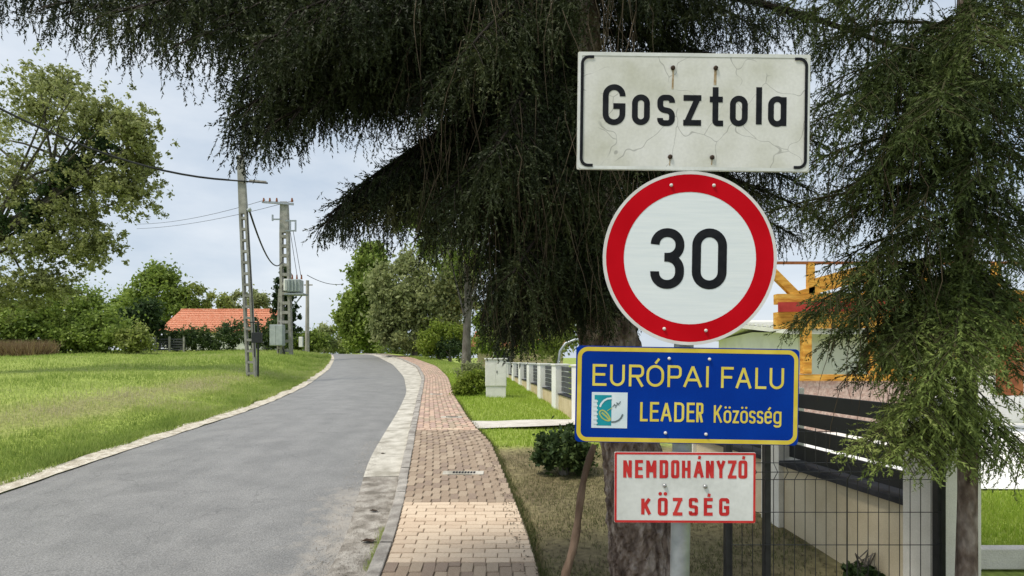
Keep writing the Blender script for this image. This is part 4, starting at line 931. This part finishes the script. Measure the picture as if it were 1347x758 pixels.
# upper crown above the picture
for i in range(36):
    z = 4.3 + 5.6 * (i / 36) ** 1.1; ph = i * 2.4; L = 3.3 * (1 - (z - 3.5) / 8.2) + .3
    e = trk(z) + np.array([math.cos(ph) * L, math.sin(ph) * L, -.5 - .15 * L])
    if e[1] < 1.6 and e[2] < 4.6: continue
    sd0 += 1; items.extend(bough(trk(z), e, .35, .85, .65, .5, .17, sd0, .45, wood, ol_left if e[1] > .3 and e[0] < .4 else (ol_mid if e[1] > .3 else None), .4, .03))
it9 = np.array(items); hi9 = it9[:, 2] > CAMZ + .80 * np.maximum(it9[:, 1], 1.2)      # the high crown needs fewer sprays than the drooping skirt
items = it9[~hi9 | (rng.uniform(0, 1, len(it9)) < .4)]; items = items[rng.uniform(0, 1, len(items)) < .93]
V, F, T = build_strands(items, 1)
link('crown', mesh_np('crown', V - tb, F, M['needle'], tint=T), big)
wood.part('boughs', M['bough'], big)
for i in range(340):        # bare hanging twigs on the trunk and inside the crown
    q = trk(rng.uniform(1.9, 4.2)) + np.array([rng.uniform(-1.0, .3), rng.uniform(-.95, -.3), 0]); pts = [q]; hl = rng.uniform(.3, 1.0); d_ = np.array([rng.normal(0, .25), rng.normal(0, .2), -1.0])
    for k_ in range(9):
        d_ = d_ + np.array([rng.normal(0, .12), rng.normal(0, .12), -.12]); q = q + d_ / np.linalg.norm(d_) * hl / 9
        if HOR - (q[2] - CAMZ) * FPX / q[1] > np.interp(673.5 + FPX * q[0] / q[1], *ol_mid) - 12: break
        pts.append(q)
    r9 = rng.uniform(.0016, .0032)
    if len(pts) > 3: twigs.tube(pts, list(np.linspace(r9, r9 * .35, len(pts))), 3, False)
twigs.part('dead_twigs', M['twig'], big)
S["n_big"]=len(F); print('big spruce strands', len(items), 'tris', len(F))

# --- thin spruce at right
TX, TY2 = (1270 - 673.5) * 3.35 / FPX, 3.35
z0 = float(gz(TX, TY2)) - .05
sm_ = thing('thin_spruce', 'young thin-trunked spruce with fresh green boughs right of the signs', 'tree', (TX, TY2, z0))
def trk2(z): return np.array([TX + .02 * math.sin(z * 1.7), TY2 + .01 * math.sin(z * 2.3), z])
mb = MB(); zz2 = np.linspace(z0, 6.5, 22); mb.tube([trk2(z) for z in zz2], [.056 * (1 - .09 * (z - z0)) + random.uniform(-.003, .003) for z in zz2], 12); mb.part('trunk', M['bark'], sm_)
dark, fresh, wood2, twigs2 = [], [], MB(), MB(); sd0 = 900
def B2(lst, z, end, rise, hang, sec, slen, step, tint, r0=.012, sdens=1.0, ol=None, tw=None):
    global sd0; sd0 += 1; lst.extend(bough(trk2(z), end, rise, hang, sec, slen, step, sd0, tint, wood2, ol, sdens, r0, tw))
zz_of = lambda y: CAMZ - (y - HOR) * TY2 / FPX
for (y0, x, y, Yd, rise, hang, sl) in ((345, 1200, 455, 2.9, .12, .7, .22), (345, 1225, 500, 2.75, .1, .75, .2), (340, 1340, 455, 2.95, .14, .65, .2), (335, 1255, 470, 2.7, .1, .8, .22), (350, 1190, 500, 3.1, .12, .8, .2), (500, 1135, 588, 2.95, .08, .5, .13), (520, 1180, 600, 2.8, .05, .55, .13), (515, 1215, 590, 3.1, .05, .6, .12), (530, 1250, 600, 2.9, .03, .6, .12), (525, 1345, 610, 3.0, .08, .6, .12), (470, 1200, 540, 2.8, .05, .7, .15)):
    B2(fresh, zz_of(y0), P(x, y, Yd), rise, hang, .4, sl, .05, .5 + random.uniform(-.08, .08), sdens=1.3)
for (y0, x, y, Yd, rise, hang, sl) in ((335, 1035, 430, 3.7, .06, .5, .14), (350, 1085, 450, 3.3, .05, .5, .15), (330, 1070, 400, 3.0, .08, .6, .17), (320, 1120, 420, 2.9, .08, .65, .18), (345, 1150, 440, 3.2, .06, .7, .2), (280, 1130, 360, 3.0, .1, .7, .22), (290, 1090, 350, 3.6, .1, .65, .2), (360, 1165, 470, 2.85, .05, .75, .2), (150, 1130, 240, 3.0, .1, .7, .25), (60, 1110, 150, 2.9, .1, .7, .25), (250, 1310, 330, 2.8, .1, .7, .22), (90, 1320, 180, 2.8, .1, .7, .25), (330, 1320, 420, 2.9, .1, .7, .2), (350, 1130, 470, 3.6, .05, .6, .14), (235, 1085, 300, 3.4, .12, .65, .2), (215, 1055, 275, 3.8, .15, .6, .2), (180, 1065, 215, 3.2, .15, .6, .22), (140, 1070, 160, 3.6, .15, .7, .25), (80, 1090, 110, 3.3, .15, .7, .25), (40, 1080, 60, 3.8, .2, .7, .25), (-20, 1060, 20, 3.4, .2, .75, .25),
                                      (300, 1345, 360, 3.4, .1, .6, .22), (240, 1350, 290, 3.0, .1, .7, .25), (180, 1360, 230, 3.5, .12, .7, .25), (120, 1370, 140, 3.1, .15, .7, .25), (60, 1370, 80, 3.5, .15, .7, .25), (0, 1290, 60, 2.7, .1, .75, .28), (0, 1360, 20, 3.0, .2, .75, .3), (430, 1120, 490, 3.6, .03, .5, .1), (420, 1345, 500, 3.6, .08, .5, .12), (200, 1200, 290, 2.75, .1, .75, .28), (100, 1180, 190, 2.8, .1, .75, .28), (60, 1230, 150, 2.6, .1, .8, .28), (150, 1290, 240, 2.7, .1, .8, .28), (20, 1150, 90, 3.0, .1, .75, .3)):
    B2(dark, zz_of(y0), P(x, y, Yd), rise, hang, .42, sl, .075, .45 + random.uniform(-.1, .1), tw=twigs2 if random.random() < .5 else None)
for i in range(26):
    z = 2.5 + 3.9 * i / 26; ph = i * 2.4 + .6; L = 1.55 * (1 - (z - 1.5) / 6.2) + .2
    if math.sin(ph) < -.35 and z < 4: continue
    e = trk2(z) + np.array([math.cos(ph) * L, math.sin(ph) * L, -.25]); sd0 += 1
    dark.extend(bough(trk2(z), e, .2, .6, .4, .2, .13, sd0, .42, wood2, None, .6, .012))
V, F, T = build_strands(dark, 2); link('crown', mesh_np('crown', V - ORG[sm_.name], F, M['needle_mid'], tint=T), sm_)
print('thin spruce dark', len(dark), len(F))
V, F, T = build_strands(fresh, 3); o = link('fresh_sprays', mesh_np('fresh_sprays', V - ORG[sm_.name], F, M['needle_fresh'], tint=T), sm_)
print('fresh', len(fresh), len(F))
wood2.part('boughs', M['bough_green'], sm_); twigs2.part('dead_twigs', M['twig'], sm_)

# stick leaning on the big trunk
mb = MB(); pts = []
for i, t in enumerate(np.linspace(0, 1, 12)):
    x = 738 + (783 - 738) * t + 4 * math.sin(t * 6); y = 770 - 185 * t; pts.append(P(x, y, 3.35 + .12 * t))
pts[0][2] = min(pts[0][2], float(gz(pts[0][0], 3.35)) - .03)
mb.tube(pts, [.026 + .003 * math.sin(i * 2.1) - .0006 * i for i in range(12)], 9)
mb.solo('leaning_stick', M['bark_brown'], 'crooked brown stick leaning against the big spruce trunk', 'stick', tuple(pts[0]))
for i, (x, y, lab) in enumerate(((485, 703, 'larger dark dry leaf lying on the grit strip'), (492, 660, 'small dark dry leaf on the gutter below sidewalk patch'), (504, 590, 'tiny dark dry leaf on the pale gutter slab'))):
    Yd = (5.25, 6.1, 8.6)[i]; p = P(x, y, Yd); p[2] = float(base(Yd)) - .085; mb = MB(); w = (.075, .055, .04)[i]
    mb.add([p + np.array(v) * w for v in ((-1, 0, .05), (-.3, -.45, .28), (.5, -.4, .12), (1, .1, .3), (.4, .5, .1), (-.4, .4, .3), (0, 0, .02))], [(0, 1, 6), (1, 2, 6), (2, 3, 6), (3, 4, 6), (4, 5, 6), (5, 0, 6)])
    mb.solo('dry_leaf', M['leaflitter'], lab, 'leaf', tuple(p))

# ------------------------------------------------------------------ the signs
SY = 2.0; KM = SY / FPX                       # metres per photo pixel in the plane of the signs
def fillet(pts, r, closed=False):
    out = []; n_ = len(pts)
    for i, p in enumerate(pts):
        p = np.array(p, float)
        if not closed and i in (0, n_ - 1): out.append(p); continue
        a, b = np.array(pts[i - 1], float), np.array(pts[(i + 1) % n_], float)
        la, lb = np.linalg.norm(a - p), np.linalg.norm(b - p)
        ra = min(r, la / 2 if (closed or i > 1) else la, lb / 2 if (closed or i < n_ - 2) else lb)
        s, e = p + (a - p) / la * ra, p + (b - p) / lb * ra
        for t in np.linspace(0, 1, 9 if ra > 1e-6 else 1):
            # circular-ish corner
            c1, c2 = s + (p - s) * .5523, e + (p - e) * .5523
            out.append((1 - t) ** 3 * s + 3 * (1 - t) ** 2 * t * c1 + 3 * (1 - t) * t * t * c2 + t ** 3 * e)
    res = [out[0]]
    for p in out[1:]:
        if np.linalg.norm(p - res[-1]) > 1e-5: res.append(p)
    if closed and np.linalg.norm(res[0] - res[-1]) < 1e-5: res.pop()
    return res

def glyph(ch):
    """centre lines in a unit box (x 0..1, y 0..1): list of (points, fillet fraction, closed)"""
    acc = {'Ó': 'O', 'Á': 'A', 'É': 'E', 'Ö': 'O', 'ö': 'o', 'é': 'e', 'ó': 'o'}
    b = acc.get(ch, ch); f = 9
    G = {'G': [([(1, .74), (1, 1), (0, 1), (0, 0), (1, 0), (1, .40)], .5, 0), ([(.46, .46), (1.0, .46), (1.0, .36)], 0, 0)],
         'o': [([(.5, 1), (1, 1), (1, 0), (0, 0), (0, 1), (.5, 1)], .5, 2)], 'O': [([(.5, 1), (1, 1), (1, 0), (0, 0), (0, 1), (.5, 1)], .5, 2)], '0': [([(.5, 1), (1, 1), (1, 0), (0, 0), (0, 1), (.5, 1)], .5, 2)],
         's': [([(1, .80), (1, 1), (0, 1), (0, .54), (1, .46), (1, 0), (0, 0), (0, .2)], .36, 0)], 'S': [([(1, .80), (1, 1), (0, 1), (0, .52), (1, .48), (1, 0), (0, 0), (0, .2)], .36, 0)],
         'z': [([(0, 1), (1, 1)], 0, 0), ([(.95, 1), (.05, 0)], 0, 0), ([(0, 0), (1, 0)], 0, 0)], 'Z': [([(0, 1), (1, 1)], 0, 0), ([(.95, 1), (.05, 0)], 0, 0), ([(0, 0), (1, 0)], 0, 0)],
         't': [([(.36, 1.06), (.36, 0), (1, 0)], .35, 0), ([(0, .7), (.92, .7)], 0, 0)], 'l': [([(.5, -.04), (.5, 1.04)], 0, 0)],
         'a': [([(.5, 1), (1, 1), (1, 0), (0, 0), (0, 1), (.5, 1)], .5, 2), ([(1, 1.08), (1, -.08)], 0, 0)],
         '3': [([(0, .77), (0, 1), (1, 1), (1, .525), (.38, .525)], .48, 0), ([(.45, .525), (1, .515), (1, 0), (0, 0), (0, .25)], .48, 0)],
         'E': [([(1, 1), (0, 1), (0, 0), (1, 0)], 0, 0), ([(0, .53), (.88, .53)], 0, 0)], 'F': [([(1, 1), (0, 1), (0, -.05)], 0, 0), ([(0, .52), (.85, .52)], 0, 0)],
         'U': [([(0, 1.05), (0, 0), (1, 0), (1, 1.05)], .5, 0)], 'L': [([(0, 1.05), (0, 0), (1, 0)], 0, 0)], 'I': [([(.5, -.05), (.5, 1.05)], 0, 0)],
         'R': [([(0, -.07), (0, 1.07)], 0, 0), ([(0, 1), (1, 1), (1, .47), (0, .47)], .3, 0), ([(.5, .47), (1, -.07)], 0, 0)], 'P': [([(0, -.07), (0, 1.07)], 0, 0), ([(0, 1), (1, 1), (1, .45), (0, .45)], .3, 0)],
         'A': [([(0, -.05), (.5, 1.02)], 0, 0), ([(.5, 1.02), (1, -.05)], 0, 0), ([(.2, .32), (.8, .32)], 0, 0)],
         'D': [([(0, -.08), (0, 1.08)], 0, 0), ([(0, 1), (1, 1), (1, 0), (0, 0)], .45, 0)], 'K': [([(0, -.05), (0, 1.05)], 0, 0), ([(.06, .42), (.95, 1.04)], 0, 0), ([(.36, .6), (1, -.04)], 0, 0)],
         'N': [([(0, -.08), (0, 1.08)], 0, 0), ([(.02, 1.05), (.98, -.05)], 0, 0), ([(1, -.08), (1, 1.08)], 0, 0)], 'M': [([(0, -.08), (0, 1.08)], 0, 0), ([(0, 1.05), (.5, .3)], 0, 0), ([(.5, .3), (1, 1.05)], 0, 0), ([(1, -.08), (1, 1.08)], 0, 0)],
         'H': [([(0, -.08), (0, 1.08)], 0, 0), ([(0, .5), (1, .5)], 0, 0), ([(1, -.08), (1, 1.08)], 0, 0)], 'Y': [([(0, 1.08), (.5, .5)], 0, 0), ([(1, 1.08), (.5, .5)], 0, 0), ([(.5, .54), (.5, -.08)], 0, 0)],
         'e': [([(0, .52), (1, .52)], 0, 0), ([(1, .5), (1, 1), (0, 1), (0, 0), (1, 0), (1, .22)], .45, 0)], 'g': [([(.5, 1), (1, 1), (1, 0), (0, 0), (0, 1), (.5, 1)], .5, 2), ([(1, 1.05), (1, -.33), (.05, -.33), (.02, -.2)], .35, 0)]}
    return G[b]

class Letters:
    def __init__(s, root, mat, name='letter'): s.root, s.mat, s.name = root, mat, name
    def ch(s, *a, **k):
        i = Ink(); i.ch(*a, **k); on_sign(s.root, s.name, i.mb, s.mat, .0008)
class Ink:
    """flat lettering: ribbons in the plane of a sign, layered a tenth of a millimetre apart"""
    def __init__(s): s.mb = MB(); s.k = 0
    def stroke(s, pts, w, closed=False):
        pts = [np.array(p, float) for p in pts]; n_ = len(pts); s.k += 1; z = s.k % 14 * 1e-4; L, Rr = [], []
        for i, p in enumerate(pts):
            a = pts[i - 1] if (i or closed) else None; b = pts[(i + 1) % n_] if (i < n_ - 1 or closed) else None
            d1 = (p - a) / np.linalg.norm(p - a) if a is not None else None; d2 = (b - p) / np.linalg.norm(b - p) if b is not None else None
            if d1 is None: d1 = d2
            if d2 is None: d2 = d1
            n1, n2 = np.array([-d1[1], d1[0]]), np.array([-d2[1], d2[0]]); m_ = n1 + n2; m_ /= np.linalg.norm(m_) + 1e-9
            k = w / 2 / max(.35, m_ @ n1); L.append(p + m_ * k); Rr.append(p - m_ * k)
        vs = [(q[0], q[1], z) for q in L + Rr]; e = n_ if closed else n_ - 1
        s.mb.add(vs, [(i, n_ + i, n_ + (i + 1) % n_, (i + 1) % n_) for i in range(e)])
    def dot(s, x, y, r):
        s.k += 1; z = s.k % 14 * 1e-4; s.mb.add([(x + r * math.cos(t * math.pi / 8), y + r * math.sin(t * math.pi / 8), z) for t in range(16)], [tuple(range(16))])
    def ch(s, c, x0, x1, yb, yt, w, square=False):
        ix0, ix1, ib, it_ = x0 + w / 2, x1 - w / 2, yb + w / 2, yt - w / 2
        if c in 'lI': ix0 = ix1 = (x0 + x1) / 2
        for pts, fr_, cl in glyph(c):
            q = [(ix0 + u * (ix1 - ix0), ib + v * (it_ - ib)) for u, v in pts]
            if not cl and c not in 'sSG3ega':
                for i0, i1 in ((0, 1), (-1, -2)):
                    if abs(q[i0][1] - q[i1][1]) < 1e-9: q[i0] = (q[i0][0] + math.copysign(w / 2, q[i0][0] - q[i1][0]), q[i0][1])
            rr_ = fr_ * abs(ix1 - ix0) * (.42 if square else 1)
            if cl == 2: s.stroke(fillet(q[1:-1], max(rr_, 1e-9), True), w, True)
            elif cl == 3: s.stroke(fillet(q[:-1], rr_ * (.6 if square else 1), True), w, True)
            else: s.stroke(fillet(q, rr_) if rr_ > 0 else q, w)
        xm, h_ = (x0 + x1) / 2, yt - yb
        if c in 'ÓÁÉéó': 
            if square: s.stroke([(xm + h_ * .02, yt + h_ * .06), (xm + h_ * .06, yt + h_ * .24)], w * .85)
            else: s.stroke([(xm, yt + h_ * .07), (xm + h_ * .17, yt + h_ * .29)], w * .9)
        if c in 'Öö':
            for d in (-1, 1): s.dot(xm + d * (x1 - x0) * .26, yt + h_ * .22, w * .55)

def signboard(name, label, cat, cx, cy, roll, yaw=0.0, dy=0.0):
    o = thing(name, label, cat, tuple(P(cx, cy, SY) + [0, dy, 0])); o.rotation_euler = (0, math.radians(roll), math.radians(yaw)); return o
def on_sign(root, name, mb, mat, z, bevel=0):    # sign-local (right, up, out) -> (x, -out, up)
    mb.v = [(x, -(w + z), y) for x, y, w in mb.v]; o = link(name, mb.mesh(name, mat), root)
    if bevel: bev(o, bevel)
    return o
def rrect(w, h, r, n_=8):
    return [(sx * (w / 2 - r) + r * math.cos(a), sy * (h / 2 - r) + r * math.sin(a)) for sx, sy, a0 in ((1, 1, 0), (-1, 1, 90), (-1, -1, 180), (1, -1, 270)) for a in [math.radians(a0 + 90 * i / n_) for i in range(n_ + 1)]]
def plate(root, poly, mat, back, t=.004):
    n_ = len(poly); o = on_sign(root, 'panel', MB().prism(poly, -t, 0, 'z'), mat, 0, .0008)
    on_sign(root, 'back_sheet', MB().prism([(x * .995, y * .995) for x, y in poly], -t - .003, -t - .0005, 'z'), M['signback'], 0); return o
def bolts(root, pts, mat, r=.007, rust=False):
    for x, y in pts:
        mb = MB(); n_ = 10; vs = [(x + r * f * math.cos(2 * math.pi * k_ / n_), y + r * f * math.sin(2 * math.pi * k_ / n_), h_) for f, h_ in ((1, 0), (.92, .003), (.5, .0052)) for k_ in range(n_)]
        mb.add(vs, [(i * n_ + k_, i * n_ + (k_ + 1) % n_, (i + 1) * n_ + (k_ + 1) % n_, (i + 1) * n_ + k_) for i in range(2) for k_ in range(n_)] + [tuple(range(20, 30))], True)
        o = on_sign(root, 'bolt', mb, mat, .0022)

# place-name sign (measured on an enlargement, 3.789 per photo pixel, centre 656,372)
s1 = signboard('place_name_sign', 'weathered white rectangular sign reading Gosztola, topmost on the post', 'sign', 912.5, 147.5, .75)
q = KM / 3.789; fx = lambda x: (x - 656) * q; fy = lambda y: -(y - 372) * q
wS, hS = 306 * KM, 155 * KM
plate(s1, rrect(wS, hS, .006), M['oldsign'], None)
ink = Ink(); 
fr_ = fillet([(-wS / 2 + .008, -hS / 2 + .008), (wS / 2 - .008, -hS / 2 + .008), (wS / 2 - .008, hS / 2 - .008), (-wS / 2 + .008, hS / 2 - .008)], .01, True)
ink.stroke(fr_, .011, True); on_sign(s1, 'raised_rim', ink.mb, M['whitepaint'], .0012)
ink = Letters(s1, M['black']); w = 29 * q
for c, x0, x1 in (('G', 202, 315), ('s', 474, 562), ('t', 735, 803)):
    if c == 'G': ink.ch(c, fx(x0), fx(x1), fy(443), fy(239), w)
    elif c == 't': ink.ch(c, fx(x0), fx(x1), fy(442), fy(243), w)
    else: ink.ch(c, fx(x0), fx(x1), fy(444), fy(288), w)
for c, x0, x1 in (('o', 348, 437), ('z', 604, 693), ('o', 836, 925), ('a', 1026, 1118)): ink.ch(c, fx(x0), fx(x1), fy(441), fy(288), w)
ink.ch('l', fx(963), fx(998), fy(438), fy(237), w)
ink = Ink(); w = 15 * q
ink.stroke(fillet([(fx(156), fy(105)), (fx(98), fy(105)), (fx(98), fy(645)), (fx(156), fy(645))], 34 * q), w); on_sign(s1, 'corner_bracket', ink.mb, M['black'], .0028); ink = Ink()
ink.stroke(fillet([(fx(1156), fy(103)), (fx(1214), fy(103)), (fx(1214), fy(643)), (fx(1156), fy(643))], 34 * q), w)
on_sign(s1, 'corner_bracket', ink.mb, M['black'], .0028)
for x, y0, y1, ww in ((551, 160, 260, 9), (762, 160, 236, 13), (541, 610, 640, 6), (750, 610, 635, 6)): ink = Ink(); ink.stroke([(fx(x), fy(y0)), (fx(x - 2), fy(y1))], ww * q); on_sign(s1, 'rust_run', ink.mb, M['rust_run'], .0006)
bolts(s1, [(fx(549), fy(155)), (fx(762), fy(153)), (fx(541), fy(598)), (fx(750), fy(598))], M['bolt_rust'], .0085)

# speed limit disc (2.914 per pixel, centre 487,350)
s2 = signboard('speed_limit_sign', 'round white sign with red ring and black number 30', 'sign', 907, 340, 1.0, dy=-.004)
q = KM / 2.914; Ro = 333 * q
circ = lambda r_, n_=72: [(r_ * math.cos(2 * math.pi * k_ / n_), r_ * math.sin(2 * math.pi * k_ / n_)) for k_ in range(n_)]
plate(s2, circ(Ro), M['retro'], None)
ink = Ink(); ink.stroke(circ(Ro - 6 * q), 12 * q, True); on_sign(s2, 'rim', ink.mb, M['rim'], .0008)
ink = Ink(); ink.stroke(circ(287 * q), 68 * q, True); on_sign(s2, 'red_ring', ink.mb, M['red'], .0006)
ink = Letters(s2, M['black'], 'digit'); fx = lambda x: (x - 487) * q; fy = lambda y: -(y - 350) * q
ink.ch('3', fx(336), fx(465), fy(469), fy(237), 34 * q); ink.ch('0', fx(495), fx(628), fy(468), fy(235), 34 * q)
bolts(s2, [(fx(410), fy(73)), (fx(573), fy(71)), (fx(393), fy(622)), (fx(552), fy(626))], M['rim'], .006)

# blue village sign (2.383 per pixel, centre 391,191)
s3 = signboard('village_award_sign', 'blue sign with yellow border reading EURÓPAI FALU LEADER Közösség', 'sign', 904, 520.5, 1.0)
q = KM / 2.383; fx = lambda x: (x - 391) * q; fy = lambda y: -(y - 191) * q
plate(s3, rrect(700 * q, 302 * q, 14 * q), M['blue'], None)
ink = Ink(); ink.stroke(fillet([(fx(52), fy(50)), (fx(731), fy(50)), (fx(731), fy(333)), (fx(52), fy(333))], 26 * q, True), 13 * q, True); on_sign(s3, 'border', ink.mb, M['yellow'], .0006)
ink = Letters(s3, M['paleyellow'])
def line(txt, spans, yb, yt, w, square=False, xh=None, des=None):
    for c, (a, b) in zip(txt, spans): ink.ch(c, fx(a), fx(b), fy(yb), fy(yt if c.isupper() else xh), w, square)
line('EURÓPAI', [(93, 137), (148, 194), (207, 254), (262, 317), (328, 372), (377, 437), (447, 459)], 165, 97, 8 * q)
line('FALU', [(496, 535), (541, 592), (603, 638), (648, 693)], 166, 99, 8 * q)
line('LEADER', [(244, 268), (275, 303), (308, 344), (351, 382), (390, 415), (420, 442)], 274, 213, 7.5 * q)
line('Közösség', [(475, 502), (506, 530), (534, 554), (558, 582), (586, 606), (610, 630), (634, 657), (662, 687)], 275, 219, 6.3 * q, xh=235)
# emblem
lw = 112 * q; lx, ly = fx(148), fy(241)
em = on_sign(s3, 'emblem', MB().prism([(lx + a * lw / 2, ly + b * lw / 2) for a, b in ((-1, -1), (1, -1), (1, 1), (-1, 1))], 0, .0006, 'z'), M['logo_white'], .0002)
e = lambda u, v: (lx + (u - 345) / 510 * lw, ly - (v - 380) / 510 * lw)
on_sign(em, 'teal_half', MB().prism([e(*p) for p in ((165, 600), (372, 600), (372, 165), (130, 165), (130, 230), (165, 230))], 0, .0003, 'z'), M['teal'], .0010)
ink = Ink()
for i in range(6): ink.stroke([e(112, 255 + i * 62), e(176, 255 + i * 62)], 24 / 510 * lw)
ink.stroke([e(207 + 0, 335), e(225, 290), e(262, 245), e(310, 217), e(372, 208)], 26 / 510 * lw)
on_sign(em, 'white_marks', ink.mb, M['logo_white'], .0015)
ink = Ink(); ink.stroke([e(372, 548), e(430, 545), e(480, 520), e(515, 482), e(535, 435)], 24 / 510 * lw)
for a, b in (((385, 330), (420, 300)), ((425, 345), (465, 270)), ((410, 290), (440, 320)), ((470, 300), (500, 250)), ((440, 270), (475, 300))): ink.stroke([e(*a), e(*b)], 13 / 510 * lw)
on_sign(em, 'grey_marks', ink.mb, M['logo_grey'], .0015)
ink = Ink(); ink.stroke(fillet([e(195, 400), e(250, 375), e(330, 440), e(368, 530), e(300, 530), e(220, 480)], 60 / 510 * lw, True), 20 / 510 * lw, True); ink.stroke([e(235, 415), e(300, 470), e(350, 525)], 26 / 510 * lw)
ink.stroke([e(310, 392), e(385, 340)], 10 / 510 * lw); on_sign(em, 'green_bean', ink.mb, M['logo_green'], .0018)
bolts(s3, [(fx(332), fy(76)), (fx(458), fy(76)), (fx(324), fy(309)), (fx(451), fy(311))], M['rim'], .0058)

# red and white no-smoking village sign
s4 = signboard('no_smoking_sign', 'small white sign with red border reading NEMDOHÁNYZÓ KÖZSÉG, lowest on post', 'sign', 901, 641.5, .3)
fx = lambda x: (x - 384) * q; fy = lambda y: -(y - 480) * q
plate(s4, rrect(442 * q, 221 * q, 3 * q), M['whitepaint'], None)
ink = Ink(); ink.stroke(fillet([(fx(166.5), fy(373.5)), (fx(601.5), fy(373.5)), (fx(601.5), fy(586.5)), (fx(166.5), fy(586.5))], 2 * q, True), 7 * q, True); on_sign(s4, 'border', ink.mb, M['redpaint'], .0006)
ink = Letters(s4, M['redpaint'])
line('NEMDOHÁNYZÓ', [(190, 217), (227, 252), (262, 294), (304, 331), (340, 366), (374, 401), (410, 443), (449, 474), (481, 511), (518, 545), (551, 579)], 451, 394, 10 * q, True)
line('KÖZSÉG', [(247, 279), (299, 330), (346, 376), (396, 425), (443, 471), (491, 523)], 568, 512, 10.5 * q, True)
bolts(s4, [(fx(320), fy(474)), (fx(447), fy(476))], M['bolt'], .0075)

# post carrying them
px0, px1 = P(894, 760, SY + .055), P(906, 92, SY + .055); b = px0 + (px0 - px1) * (px0[2] + .1) / (px1[2] - px0[2])
sp = thing('sign_post', 'grey galvanised steel tube post carrying the four signs', 'post', (float(b[0]), float(b[1]), float(gz(b[0], b[1]))))
MB().tube([b + (px1 - b) * t for t in np.linspace(0, 1, 6)], .034, 24).part('pole', M['galv'], sp)
MB().tube([px1, px1 + np.array([0, 0, .012])], .036, 24).part('cap', M['darkmetal'], sp)
for y_ in (90, 209, 246, 433, 474, 571, 611):
    c_ = px0 + (px1 - px0) * (760 - y_) / (760 - 92.)
    g = MB().tube([c_ - [0, 0, .012], c_ + np.array([0, 0, .012])], .0365, 24); g.part('clamp', M['galv'], sp)
    MB().box(c_ + np.array([0, -.036, 0]), (.16, .012, .022)).part('bracket', M['galv'], sp, .002)
